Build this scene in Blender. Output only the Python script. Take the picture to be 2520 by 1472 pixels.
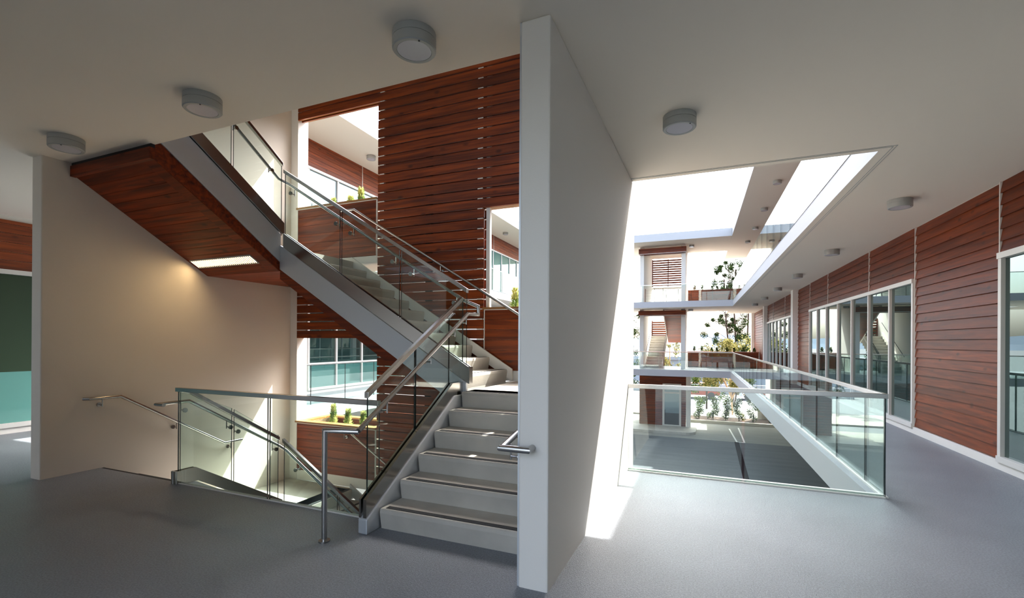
import bpy, math, random
from mathutils import Vector, Matrix
random.seed(7)
C = bpy.context.scene
for o in list(bpy.data.objects): bpy.data.objects.remove(o)

# ------------------------------------------------------------------ camera
EYE = 1.58
YAW, PITCH, ROLL = -.39863, .0008, .00559
f_ = Vector((math.sin(YAW)*math.cos(PITCH), math.cos(YAW)*math.cos(PITCH), math.sin(PITCH)))
r_ = Vector((math.cos(YAW), -math.sin(YAW), 0)); u_ = r_.cross(f_)
r2 = math.cos(ROLL)*r_ + math.sin(ROLL)*u_; u2 = -math.sin(ROLL)*r_ + math.cos(ROLL)*u_
cd = bpy.data.cameras.new('camera'); cam = bpy.data.objects.new('camera', cd); C.collection.objects.link(cam)
cam.matrix_world = Matrix(((r2.x, u2.x, -f_.x, 0), (r2.y, u2.y, -f_.y, 0), (r2.z, u2.z, -f_.z, EYE), (0, 0, 0, 1)))
cd.sensor_width = 36; cd.sensor_fit = 'HORIZONTAL'; cd.lens = 1162.7/2520*36
cd.shift_y = (840.7-736)/2520; cd.clip_start = .05; cd.clip_end = 3000
C.camera = cam

# ------------------------------------------------------------------ sky, sun, exposure
SUN = Vector((.285, .658, 1)).normalized()
w = bpy.data.worlds.new('world'); C.world = w; w.use_nodes = True
nt = w.node_tree; nt.nodes.clear()
sky = nt.nodes.new('ShaderNodeTexSky'); sky.sky_type = 'NISHITA'; sky.sun_disc = False
sky.sun_elevation = math.asin(SUN.z); sky.sun_rotation = math.atan2(SUN.x, SUN.y)
sky.air_density = 1.0; sky.dust_density = 5.0; sky.ozone_density = 1.5; sky.altitude = 50
bg = nt.nodes.new('ShaderNodeBackground'); bg.inputs['Strength'].default_value = .40
wo = nt.nodes.new('ShaderNodeOutputWorld')
hsv = nt.nodes.new('ShaderNodeHueSaturation'); hsv.inputs['Saturation'].default_value = .62
nt.links.new(sky.outputs[0], hsv.inputs['Color']); nt.links.new(hsv.outputs[0], bg.inputs[0]); nt.links.new(bg.outputs[0], wo.inputs[0])
sd = bpy.data.lights.new('sun', 'SUN'); sd.energy = 6.6; sd.angle = math.radians(.55); sd.color = (1, .965, .91)
so = bpy.data.objects.new('sun', sd); C.collection.objects.link(so)
so.rotation_euler = SUN.to_track_quat('Z', 'Y').to_euler(); so.location = (5, 10, 20)
C.view_settings.view_transform = 'Standard'; C.view_settings.look = 'None'
C.view_settings.gamma = 1; C.view_settings.use_curve_mapping = False
C.view_settings.exposure = 1.72
C.cycles.max_bounces = 14; C.cycles.diffuse_bounces = 8; C.cycles.glossy_bounces = 6
C.cycles.transparent_max_bounces = 40; C.cycles.caustics_reflective = False; C.cycles.caustics_refractive = False

# ------------------------------------------------------------------ materials
MATS = {}
def srgb(h):
    c = [int(h[i:i+2], 16)/255 for i in (0, 2, 4)]
    return tuple(x/12.92 if x <= .04045 else ((x+.055)/1.055)**2.4 for x in c)+(1,)
def mat(name, col, rough=.6, metal=0, bump=None, var=None, spec=.5, coat=0, aniso=None):
    m = bpy.data.materials.new(name); m.use_nodes = True; n = m.node_tree.nodes; l = m.node_tree.links
    b = n['Principled BSDF']; b.inputs['Base Color'].default_value = col if len(col) == 4 else (*col, 1)
    b.inputs['Roughness'].default_value = rough; b.inputs['Metallic'].default_value = metal
    b.inputs['Specular IOR Level'].default_value = spec; b.inputs['Coat Weight'].default_value = coat
    tc = n.new('ShaderNodeTexCoord')
    if bump:
        t = n.new('ShaderNodeTexNoise'); t.inputs['Scale'].default_value = bump[0]; t.inputs['Detail'].default_value = 3
        l.new(tc.outputs['Object'], t.inputs[0]); bp = n.new('ShaderNodeBump'); bp.inputs['Strength'].default_value = bump[1]
        bp.inputs['Distance'].default_value = bump[2]; l.new(t.outputs[0], bp.inputs['Height']); l.new(bp.outputs[0], b.inputs['Normal'])
    if var:
        t = n.new('ShaderNodeTexNoise'); t.inputs['Scale'].default_value = var[0]; t.inputs['Detail'].default_value = 6
        if aniso:
            mp = n.new('ShaderNodeMapping'); mp.inputs['Scale'].default_value = aniso; l.new(tc.outputs['Object'], mp.inputs[0]); l.new(mp.outputs[0], t.inputs[0])
        else: l.new(tc.outputs['Object'], t.inputs[0])
        r = n.new('ShaderNodeValToRGB'); r.color_ramp.elements[0].position = .3; r.color_ramp.elements[1].position = .7
        c = b.inputs['Base Color'].default_value
        r.color_ramp.elements[0].color = (c[0]*(1-var[1]), c[1]*(1-var[1]), c[2]*(1-var[1]), 1)
        r.color_ramp.elements[1].color = (min(1, c[0]*(1+var[1])), min(1, c[1]*(1+var[1])), min(1, c[2]*(1+var[1])), 1)
        l.new(t.outputs[0], r.inputs[0]); l.new(r.outputs[0], b.inputs['Base Color'])
    MATS[name] = m; return m
def wood(name, axis, c0, c1, rough=.36, coat=.0, spec=.5):
    m = bpy.data.materials.new(name); m.use_nodes = True; n = m.node_tree.nodes; l = m.node_tree.links
    b = n['Principled BSDF']; b.inputs['Roughness'].default_value = rough; b.inputs['Coat Weight'].default_value = coat
    b.inputs['Specular IOR Level'].default_value = spec
    tc = n.new('ShaderNodeTexCoord'); oi = n.new('ShaderNodeObjectInfo')
    mu = n.new('ShaderNodeVectorMath'); mu.operation = 'SCALE'; mu.inputs['Scale'].default_value = 37
    cb = n.new('ShaderNodeCombineXYZ')
    for i in range(3): l.new(oi.outputs['Random'], cb.inputs[i])
    l.new(cb.outputs[0], mu.inputs[0])
    ad = n.new('ShaderNodeVectorMath'); l.new(tc.outputs['Object'], ad.inputs[0]); l.new(mu.outputs[0], ad.inputs[1])
    s = [14, 14, 14]; s[axis] = .7
    mp = n.new('ShaderNodeMapping'); mp.inputs['Scale'].default_value = s; l.new(ad.outputs[0], mp.inputs[0])
    g = n.new('ShaderNodeTexNoise'); g.inputs['Scale'].default_value = 1.5; g.inputs['Detail'].default_value = 8; g.inputs['Distortion'].default_value = .6
    l.new(mp.outputs[0], g.inputs[0])
    r = n.new('ShaderNodeValToRGB'); e = r.color_ramp.elements; e[0].position = .3; e[0].color = c0; e[1].position = .72; e[1].color = c1
    l.new(g.outputs[0], r.inputs[0])
    # knots
    s2 = [4.5, 4.5, 4.5]; s2[axis] = 2.2
    mp2 = n.new('ShaderNodeMapping'); mp2.inputs['Scale'].default_value = s2; l.new(ad.outputs[0], mp2.inputs[0])
    v = n.new('ShaderNodeTexVoronoi'); v.inputs['Scale'].default_value = 1.1; l.new(mp2.outputs[0], v.inputs[0])
    kr = n.new('ShaderNodeValToRGB'); k = kr.color_ramp.elements; k[0].position = .06; k[0].color = (.25, .22, .2, 1); k[1].position = .17; k[1].color = (1, 1, 1, 1)
    l.new(v.outputs['Distance'], kr.inputs[0])
    mx = n.new('ShaderNodeMix'); mx.data_type = 'RGBA'; mx.blend_type = 'MULTIPLY'; mx.inputs[0].default_value = .8
    l.new(r.outputs[0], mx.inputs[6]); l.new(kr.outputs[0], mx.inputs[7])
    hs = n.new('ShaderNodeHueSaturation'); mr = n.new('ShaderNodeMapRange'); mr.inputs[3].default_value = .74; mr.inputs[4].default_value = 1.18
    l.new(oi.outputs['Random'], mr.inputs[0]); l.new(mr.outputs[0], hs.inputs['Value']); l.new(mx.outputs[2], hs.inputs['Color'])
    l.new(hs.outputs[0], b.inputs['Base Color'])
    bp = n.new('ShaderNodeBump'); bp.inputs['Strength'].default_value = .15; bp.inputs['Distance'].default_value = .003
    l.new(g.outputs[0], bp.inputs['Height']); l.new(bp.outputs[0], b.inputs['Normal'])
    MATS[name] = m; return m
def schlick(n, l, f0):
    lw = n.new('ShaderNodeLayerWeight'); lw.inputs[0].default_value = .5
    p = n.new('ShaderNodeMath'); p.operation = 'POWER'; p.inputs[1].default_value = 5; l.new(lw.outputs['Facing'], p.inputs[0])
    q = n.new('ShaderNodeMath'); q.operation = 'MULTIPLY_ADD'; q.use_clamp = True; q.inputs[1].default_value = 1-f0; q.inputs[2].default_value = f0; l.new(p.outputs[0], q.inputs[0])
    return q.outputs[0]
def glass(name, tint, f0=.045):
    m = bpy.data.materials.new(name); m.use_nodes = True; n = m.node_tree.nodes; l = m.node_tree.links; n.clear()
    o = n.new('ShaderNodeOutputMaterial'); t = n.new('ShaderNodeBsdfTransparent'); t.inputs[0].default_value = (*tint, 1)
    g = n.new('ShaderNodeBsdfGlossy'); g.inputs['Roughness'].default_value = .0; g.inputs[0].default_value = (.95, 1, .98, 1)
    mx = n.new('ShaderNodeMixShader'); l.new(schlick(n, l, f0), mx.inputs[0])
    l.new(t.outputs[0], mx.inputs[1]); l.new(g.outputs[0], mx.inputs[2]); l.new(mx.outputs[0], o.inputs[0])
    MATS[name] = m; return m
def emit(name, col, s):
    m = bpy.data.materials.new(name); m.use_nodes = True; n = m.node_tree.nodes; l = m.node_tree.links; n.clear()
    o = n.new('ShaderNodeOutputMaterial'); e = n.new('ShaderNodeEmission'); e.inputs[0].default_value = (*col, 1); e.inputs[1].default_value = s
    l.new(e.outputs[0], o.inputs[0]); MATS[name] = m; return m
def winglass(name, col, f0=.12):
    m = bpy.data.materials.new(name); m.use_nodes = True; n = m.node_tree.nodes; l = m.node_tree.links; n.clear()
    o = n.new('ShaderNodeOutputMaterial'); d = n.new('ShaderNodeBsdfDiffuse'); d.inputs[0].default_value = (*col, 1)
    g = n.new('ShaderNodeBsdfGlossy'); g.inputs['Roughness'].default_value = .0; g.inputs[0].default_value = (.82, .95, .92, 1)
    mx = n.new('ShaderNodeMixShader'); l.new(schlick(n, l, f0), mx.inputs[0])
    l.new(d.outputs[0], mx.inputs[1]); l.new(g.outputs[0], mx.inputs[2]); l.new(mx.outputs[0], o.inputs[0])
    MATS[name] = m; return m

mat('white', srgb('e6e3dc'), .75, bump=(90, .06, .01))
mat('rear_shade_brown', srgb('7a6552'), .8)
mat('red_panel', srgb('6a3420'), .6)
mat('wall_beige_shaded', srgb('ddd5c9'), .75, bump=(90, .06, .01))  # left wall: white paint with shade and warm bounce mixed in; plain beige elsewhere
mat('ceil', srgb('efe6d6'), .85, bump=(140, .05, .01))
mat('fascia', srgb('adafb1'), .6)
mat('floor', srgb('757a81'), .34, bump=(160, .8, .006), var=(1.3, .10), spec=.5)
def speckle(name, scale, lo, hi):
    m = MATS[name]; n = m.node_tree.nodes; l = m.node_tree.links; b = n['Principled BSDF']
    tc = n.new('ShaderNodeTexCoord'); t = n.new('ShaderNodeTexNoise'); t.inputs['Scale'].default_value = scale; t.inputs['Detail'].default_value = 2; l.new(tc.outputs['Object'], t.inputs[0])
    r = n.new('ShaderNodeValToRGB'); e = r.color_ramp.elements; e[0].position = .36; e[0].color = (lo, lo, lo, 1); e[1].position = .64; e[1].color = (hi, hi, hi, 1); l.new(t.outputs[0], r.inputs[0])
    mx = n.new('ShaderNodeMix'); mx.data_type = 'RGBA'; mx.blend_type = 'MULTIPLY'; mx.inputs[0].default_value = 1
    src = b.inputs['Base Color'].links[0].from_socket; l.new(src, mx.inputs[6]); l.new(r.outputs[0], mx.inputs[7]); l.new(mx.outputs[2], b.inputs['Base Color'])
speckle('floor', 85, .80, 1.22)
mat('deck', srgb('7f7d78'), .7, var=(2, .08))
mat('concrete', srgb('b4b0a6'), .72, bump=(60, .1, .01), var=(3, .12))
mat('grip', srgb('2a2c2e'), .9, bump=(400, .8, .004), var=(160, .5))
mat('asphalt', srgb('4b4f53'), .8, bump=(80, .2, .01), var=(.8, .14), aniso=(.5, 3, 1), spec=.3)
mat('drive', srgb('7d7c76'), .85, bump=(80, .2, .01), var=(.8, .1), aniso=(.5, 3, 1), spec=.3)
mat('pave', srgb('8f8b82'), .8, var=(1, .05))
mat('steel_paint', srgb('ccd1d6'), .42, metal=.55, bump=(40, .05, .01))
mat('stainless', (.55, .54, .52), .24, metal=1, var=(60, .06))
mat('shoe', (.40, .385, .36), .22, metal=1)
mat('rail', (.45, .44, .43), .25, metal=1)
mat('alu', srgb('dcdad4'), .45, metal=.1)
mat('blade', srgb('3a2c18'), .6)
mat('lamp_body', srgb('a9aca9'), .45, metal=.2)
mat('lamp_glass', srgb('c9c9cf'), .18)
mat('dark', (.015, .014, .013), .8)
mat('drain', srgb('2a2526'), 1, spec=0)
mat('gasket', (.02, .022, .022), .5)
mat('soil', srgb('5b4636'), .95, bump=(50, .6, .02), var=(20, .3))
mat('gravel', srgb('cfc6b4'), .95, bump=(60, .7, .02), var=(30, .25))
mat('rubber', (.03, .03, .03), .6)
mat('curb', srgb('bdb8ab'), .8)
mat('hill', srgb('66727f'), 1, var=(.02, .12))  # distance haze is put into this blue-grey
mat('blue_wall', srgb('8f979f'), .8)
mat('roofing', srgb('8b9199'), .8)
mat('asphalt_road', srgb('55585a'), .85)
mat('paint_line', srgb('e4e2dc'), .7)
mat('bark', srgb('4c3c32'), .9, bump=(20, .6, .03))
mat('pale_bark', srgb('c9a98c'), .85)
def leafmat(name, c0, c1, tr=.35):
    m = bpy.data.materials.new(name); m.use_nodes = True; n = m.node_tree.nodes; l = m.node_tree.links; n.clear()
    o = n.new('ShaderNodeOutputMaterial'); d = n.new('ShaderNodeBsdfDiffuse'); t = n.new('ShaderNodeBsdfTranslucent'); mx = n.new('ShaderNodeMixShader'); mx.inputs[0].default_value = tr
    tc = n.new('ShaderNodeTexCoord'); no = n.new('ShaderNodeTexNoise'); no.inputs['Scale'].default_value = 6; l.new(tc.outputs['Object'], no.inputs[0])
    r = n.new('ShaderNodeValToRGB'); e = r.color_ramp.elements; e[0].position = .38; e[0].color = c0; e[1].position = .62; e[1].color = c1
    l.new(no.outputs[0], r.inputs[0]); l.new(r.outputs[0], d.inputs[0]); l.new(r.outputs[0], t.inputs[0])
    l.new(d.outputs[0], mx.inputs[1]); l.new(t.outputs[0], mx.inputs[2]); l.new(mx.outputs[0], o.inputs[0]); MATS[name] = m
leafmat('leaf_pine', srgb('1e2916'), srgb('3f4f2b'), .15)
leafmat('leaf_yellow', srgb('464b24'), srgb('a39a62'), .3)
leafmat('leaf_shrub', srgb('2c3c20'), srgb('6b7a3e'), .25)
leafmat('leaf_protea', srgb('5d7a3a'), srgb('cfd08a'), .35)
leafmat('leaf_dark', srgb('24382c'), srgb('3f5a48'), .2)
WX = wood('wood_x', 0, srgb('4c1a05'), srgb('8f3e0d'), .42, spec=.3)
WY = wood('wood_y', 1, srgb('521d08'), srgb('843a10'), .42, spec=.2)
WD = wood('wood_soffit', 0, srgb('4a1a06'), srgb('92390f'), .48, spec=.3)
wood('wood_cap', 0, srgb('7a4a22'), srgb('b08446'), .5)
wood('wood_left', 1, srgb('6a2a0a'), srgb('a54c18'), .45)
glass('guard_glass', (.91, .968, .948), .045)
mat('glass_edge', srgb('0a211d'), .15, spec=.8)
winglass('win_dark', (.012, .03, .028), .18)
winglass('win_teal', (.055, .17, .155), .12)
winglass('win_far_left', (.035, .06, .035), .03)
winglass('win_far_teal', (.13, .33, .29), .03)
winglass('win_pale', (.17, .24, .27), .14)
emit('warm_lamp', (1, .70, .36), 11)

# ------------------------------------------------------------------ mesh helpers
def dedupe(name): return name
class MB:
    def __init__(s): s.v = []; s.f = []; s.m = []
    def add(s, vs, fs, m=0):
        k = len(s.v); s.v += [tuple(v) for v in vs]; s.f += [tuple(i+k for i in f) for f in fs]; s.m += [m]*len(fs) if isinstance(m, int) else list(m); return s
    def box(s, x0, x1, y0, y1, z0, z1, m=0, top=None, ends=None):
        if x0 > x1: x0, x1 = x1, x0
        if y0 > y1: y0, y1 = y1, y0
        if z0 > z1: z0, z1 = z1, z0
        vs = [(x, y, z) for z in (z0, z1) for y in (y0, y1) for x in (x0, x1)]
        fs = [(0, 2, 3, 1), (4, 5, 7, 6), (0, 1, 5, 4), (2, 6, 7, 3), (0, 4, 6, 2), (1, 3, 7, 5)]
        mm = [m]*6
        if top is not None: mm[1] = top
        return s.add(vs, fs, mm)
    def hexa(s, b, t, m=0, mm=None):   # bottom quad ccw, top quad ccw
        n = len(b); vs = list(b)+list(t); fs = [tuple(range(n-1, -1, -1)), tuple(range(n, 2*n))]
        for i in range(n): j = (i+1) % n; fs.append((i, j, j+n, i+n))
        return s.add(vs, fs, mm if mm else m)
    def prism(s, poly, z0, z1, m=0, top=None, bottom=None):
        n = len(poly); a = sum(poly[i][0]*poly[(i+1) % n][1]-poly[(i+1) % n][0]*poly[i][1] for i in range(n))
        if a < 0: poly = poly[::-1]
        mm = [m if bottom is None else bottom, m if top is None else top]+[m]*n
        return s.hexa([(x, y, z0) for x, y in poly], [(x, y, z1) for x, y in poly], mm=mm)
    def ext(s, prof, axis, a, b, m=0, caps=None):   # extrude profile along axis (0: prof=(y,z); 1: prof=(x,z))
        n = len(prof)
        if axis == 0: A = [(a, p, q) for p, q in prof]; B = [(b, p, q) for p, q in prof]
        else: A = [(p, a, q) for p, q in prof]; B = [(p, b, q) for p, q in prof]
        vs = A+B; fs = [tuple(range(n)), tuple(range(2*n-1, n-1, -1))]+[(i, i+n, (i+1) % n+n, (i+1) % n) for i in range(n)]
        cm = m if caps is None else caps
        return s.add(vs, fs, [cm, cm]+[m]*n)
    def tube(s, pts, r, n=12, m=0, cap=True):
        pts = [Vector(p) for p in pts]; k = len(pts); rings = []
        for i, p in enumerate(pts):
            if i == 0: d = (pts[1]-p).normalized(); t = d; sc = 1
            elif i == k-1: d = (p-pts[-2]).normalized(); t = d; sc = 1
            else:
                a = (p-pts[i-1]).normalized(); b = (pts[i+1]-p).normalized(); t = (a+b).normalized() if (a+b).length > 1e-4 else a; sc = 1
            if i == 0:
                up = Vector((0, 0, 1)) if abs(t.z) < .9 else Vector((1, 0, 0)); U = t.cross(up).normalized(); V = U.cross(t).normalized()
                ring = [p+r*(math.cos(q)*U+math.sin(q)*V) for q in [2*math.pi*j/n for j in range(n)]]
            else:
                prev = rings[-1]; dirn = (p-pts[i-1]).normalized(); ring = []
                for q in prev:  # project along segment direction onto miter plane
                    den = dirn.dot(t); ring.append(q+dirn*((p-q).dot(t)/den))
            rings.append(ring)
        vs = [v for rg in rings for v in rg]; fs = []
        for i in range(k-1):
            for j in range(n): fs.append((i*n+j, i*n+(j+1) % n, (i+1)*n+(j+1) % n, (i+1)*n+j))
        if cap: fs.append(tuple(range(n-1, -1, -1))); fs.append(tuple((k-1)*n+j for j in range(n)))
        return s.add(vs, fs, m)
    def disc(s, c, r0, r1, z0, z1, n=28, m=0):   # frustum between z0 (r0) and z1 (r1)
        A = [(c[0]+r0*math.cos(2*math.pi*i/n), c[1]+r0*math.sin(2*math.pi*i/n), z0) for i in range(n)]
        B = [(c[0]+r1*math.cos(2*math.pi*i/n), c[1]+r1*math.sin(2*math.pi*i/n), z1) for i in range(n)]
        return s.hexa(A, B, m)
    def build(s, name, mats, parent=None, smooth=False, bevel=0, loc=None):
        me = bpy.data.meshes.new(name); off = Vector((0, 0, 0))
        if parent is not None:
            q = parent
            while q is not None: off += q.location; q = q.parent
        if loc is not None: off = Vector(loc)
        me.from_pydata([tuple(Vector(v)-off) for v in s.v], [], s.f)
        if isinstance(mats, str): mats = [mats]
        for k in mats: me.materials.append(MATS[k])
        for p, k in zip(me.polygons, s.m): p.material_index = k; p.use_smooth = smooth
        me.update()
        o = bpy.data.objects.new(name, me); C.collection.objects.link(o)
        if parent is not None: o.parent = parent
        elif loc is not None: o.location = loc
        if smooth: me.set_sharp_from_angle(angle=math.radians(38))
        if bevel:
            b = o.modifiers.new('b', 'BEVEL'); b.width = bevel; b.segments = 2; b.limit_method = 'ANGLE'; b.angle_limit = math.radians(40)
        return o
def tag(o, label=None, cat=None, group=None, kind=None):
    if label: o['label'] = label
    if cat: o['category'] = cat
    if group: o['group'] = group
    if kind: o['kind'] = kind
    return o
def thing(name, loc, label, cat, group=None):
    o = bpy.data.objects.new(name, None); C.collection.objects.link(o); o.location = loc; o.empty_display_size = .1
    bpy.context.view_layer.update()
    return tag(o, label, cat, group)
def S(o, label=None, cat=None): return tag(o, label, cat, kind='structure')
def copy_tree(o, parent=None):
    c = o.copy(); C.collection.objects.link(c)
    if parent is not None: c.parent = parent
    for ch in list(o.children): copy_tree(ch, c)
    return c

# ------------------------------------------------------------------ dimensions
SL = -.0235
def EX(y): return 1.65+SL*(y-6)      # right gallery glass line
def CX(y): return 3.455+SL*(y-6)     # right wing wall
def LE(y): return -9.05+SL*(y-6)     # left gallery glass line
def LW(y): return -10.90+SL*(y-6)    # left wing wall
H0, L1, H1 = 3.65, 4.0, 7.57
G = -3.8
FR0, FR1 = -1.14, -.94               # right fin
FL0, FL1 = -7.13, -6.93              # left fin
YF0 = 2.83                           # fins begin
YG = 3.40                            # well front edge at this floor
YC = 3.14                            # well front edge at the ceiling
YS = 6.24                            # front plane of the slat screen
YB = -1.4                            # rear edge of the bridge
YR = -14                             # wings go on behind the camera
YN, YFAR, YFB = 6.03, 29.0, 33.5

# ------------------------------------------------------------------ floor slabs
def slab(name, z0, z1, ynear, wellfront, mats, ledge=.0, label=None, cat=None, well=True):
    m = MB(); o = .35; oR = 14
    a = dict(m=1, top=0, bottom=2)
    def q(p): m.prism(p, z0, z1, **a)
    yw = wellfront
    # bridge in front of the well
    q([(LW(yw)-o, YB), (CX(yw)+oR, YB), (CX(yw)+oR, yw), (LW(yw)-o, yw)])
    if well:
        q([(LW(6)-o, yw), (FL1-.1, yw), (FL1-.1, ynear), (LW(6)-o, ynear)])
        q([(FR0+.1, yw), (CX(6)+oR, yw), (CX(6)+oR, ynear), (FR0+.1, ynear)])
    else: q([(LW(6)-o, yw), (CX(6)+oR, yw), (CX(6)+oR, ynear), (LW(6)-o, ynear)])
    # wings
    q([(EX(ynear)-ledge, ynear), (CX(ynear)+oR, ynear), (CX(36.5)+oR, 36.5), (EX(36.5)-ledge, 36.5)])
    q([(LE(ynear)+ledge, ynear), (LW(ynear)-o, ynear), (LW(36.5)-o, 36.5), (LE(36.5)+ledge, 36.5)])
    q([(EX(YR), YR), (CX(YR)+oR, YR), (CX(YR)+oR, YB), (EX(YR), YB)])
    q([(LE(YR), YR), (LW(YR)-o, YR), (LW(YR)-o, YB), (LE(YR), YB)])
    # far bridge
    q([(LE(YFAR)+ledge, YFAR), (EX(YFAR)-ledge, YFAR), (EX(YFB)-ledge, YFB), (LE(YFB)+ledge, YFB)])
    return S(m.build(name, mats), label, cat)
slab('floor', -.38, 0, YN, YG, ['floor', 'fascia', 'ceil'], ledge=.11)
slab('ceiling', H0, L1, 6.2, YC, ['deck', 'fascia', 'ceil'])
m = MB()
for p in ([(LW(6)-.6, YB), (CX(6)+14, YB), (CX(6)+14, 6.2), (LW(6)-.6, 6.2)], [(FL0, 6.2), (FR1, 6.2), (FR1, 6.5), (FL0, 6.5)],
          [(EX(6)-.06, 6.2), (CX(6)+14, 6.2), (CX(36.5)+14, 36.8), (EX(36.5)-.06, 36.8)], [(LE(6), 6.2), (LW(6)-.6, 6.2), (LW(36.5)-.6, 36.8), (LE(36.5), 36.8)],
          [(EX(YR), YR), (CX(YR)+14, YR), (CX(YR)+14, YB), (EX(YR), YB)], [(LE(YR), YR), (LW(YR)-.6, YR), (LW(YR)-.6, YB), (LE(YR), YB)],
          [(LE(29), 29), (EX(29)-.06, 29), (EX(33)-.06, 33.6), (LE(33), 33.6)]):
    m.prism(p, H1, H1+.45, m=1, top=0, bottom=2)
S(m.build('roof', ['roofing', 'fascia', 'ceil']), 'flat white roof slab with a rectangular opening to the sky', 'roof')
# shallow reveal lines round the courtyard opening in the ceiling
m = MB()
for d in (.10, .13):
    for y in [6.2-d]: m.box(FR1, EX(6.2)+d, y, y+.006, H0-.004, H0+.01)
    m.prism([(EX(6.2)+d, 6.2-d), (EX(6.2)+d+.006, 6.2-d), (EX(29)+d+.006, 29), (EX(29)+d, 29)], H0-.004, H0+.01)
S(m.build('trim_1', 'lamp_body'))

# ground
m = MB(); m.box(-400, 400, -300, 900, G-1, G-.02)
S(m.build('ground', 'asphalt_road'))
m = MB(); m.box(LE(6)-2, CX(6)+14, 28.4, 34.3, G-.02, G); S(m.build('drive_floor', 'drive'), 'lighter concrete drive at the far end of the parking floor', 'paving')
m = MB(); m.box(LE(6)-2, CX(6)+14, -10, 28.4, G-.02, G); S(m.build('parking_floor', 'asphalt'), 'grey asphalt parking floor below the courtyard', 'paving')
m = MB()
for i, (a, b) in enumerate(((1.20, 1.42),)): m.prism([(a, 14), (b, 14), (b-.0, 28.4), (a, 28.4)], G, G+.008)
m.build('drain_grate', 'drain'); tag(bpy.data.objects['drain_grate'], 'dark channel drain running across the asphalt below the courtyard', 'drain')
m = MB()
m.prism([(1.28, 28.5), (1.36, 28.5), (1.12, 32.6), (1.04, 32.6)], G, G+.006); m.prism([(1.66, 28.5), (1.74, 28.5), (1.66, 33.2), (1.58, 33.2)], G, G+.006); m.box(1.28, 1.74, 28.4, 28.5, G, G+.006)
tag(m.build('paint_marking', 'paint_line'), 'pair of white painted lines on the asphalt at the end of the drain', 'marking')

# ------------------------------------------------------------------ fins
def fin(name, x0, x1, y0, y1, z0, z1, mt='white', bev=.012):
    m = MB(); m.box(x0, x1, y0, y1, z0, z1); return S(m.build(name, mt, bevel=bev))
fin('wall_center', FR0, FR1, YF0, 6.37, -.38, H0); fin('wall_center_upper', FR0, FR1, YF0, 6.2, L1, H1); fin('wall_center_leak_stop', FR0-.02, FR0+.06, 6.2, 6.46, L1, H1, bev=0)  # last piece is a hidden strip added to stop sun leaking past the screen
fin('wall_center_lower', FR0, FR1, YF0, 6.37, G, -.38)
fin('wall_left', FL0, FL1, YF0, 6.30, G, H1, mt='wall_beige_shaded')
fin('trim_2', FL0, -6.77, 6.245, 6.47, G, H1, bev=0)
# steel edge plate between fin and stairs
m = MB(); m.box(FR0-.012, FR0, YF0+.01, 3.3, 0, H0); S(m.build('trim_3', 'steel_paint'))

m = MB(); m.box(-6.7, -3.4, -1.9, -1.7, G, H1); S(m.build('wall_rear_shade', 'rear_shade_brown'), 'unseen wall behind the viewpoint, shaped to darken the left side')  # out of view; extent and brown tone set to darken the left side
# ------------------------------------------------------------------ wing walls
def wingpt(fx, y, dx): return (fx(y)+dx, y)
def wing_wall(name, fx, sgn, y0, y1, z0, z1, t=.3, mt='white'):
    m = MB(); m.prism([wingpt(fx, y0, 0), wingpt(fx, y1, 0), wingpt(fx, y1, sgn*t), wingpt(fx, y0, sgn*t)], z0, z1); return S(m.build(name, mt))
wR = wing_wall('wall_right', CX, 1, YR, 36.5, 0, H0)
wRU = wing_wall('wall_right_upper', CX, 1, YR, 36.5, L1, H1, mt='red_panel')
wRL = wing_wall('wall_right_lower', lambda y: CX(y)+14, 1, YR, 36.5, G, -.38)
wL = wing_wall('wall_far_left', LW, -1, YR, 36.5, 0, H0)
wLU = wing_wall('wall_far_left_upper', LW, -1, YR, 36.5, L1, H1)
wLL = wing_wall('wall_far_left_lower', LW, -1, YR, 36.5, G, -.38)
PITCH_B = .1525
def clad(parent, fx, sgn, y0, y1, z0, z1, wd, gap=.012, lap=True):
    """clapboards, lowest edge at z0; sgn=-1 faces -x"""
    k = 0; z = z0
    while z < z1-.02:
        zt = min(z+PITCH_B, z1); a, b = y0+gap, y1-gap
        tb, tt = (.034, .010) if lap else (.022, .018)
        m = MB(); zb = z+(.0 if lap else .006)
        # bottom quad, top quad
        P = lambda y, d: (fx(y)+sgn*d, y)
        bq = [(*P(a, 0), zb), (*P(b, 0), zb), (*P(b, tb), zb), (*P(a, tb), zb)]
        tq = [(*P(a, 0), zt), (*P(b, 0), zt), (*P(b, tt), zt), (*P(a, tt), zt)]
        if sgn < 0: bq.reverse(); tq.reverse()
        m.hexa(bq, tq); m.build('plank', wd, parent); z += PITCH_B; k += 1
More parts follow.
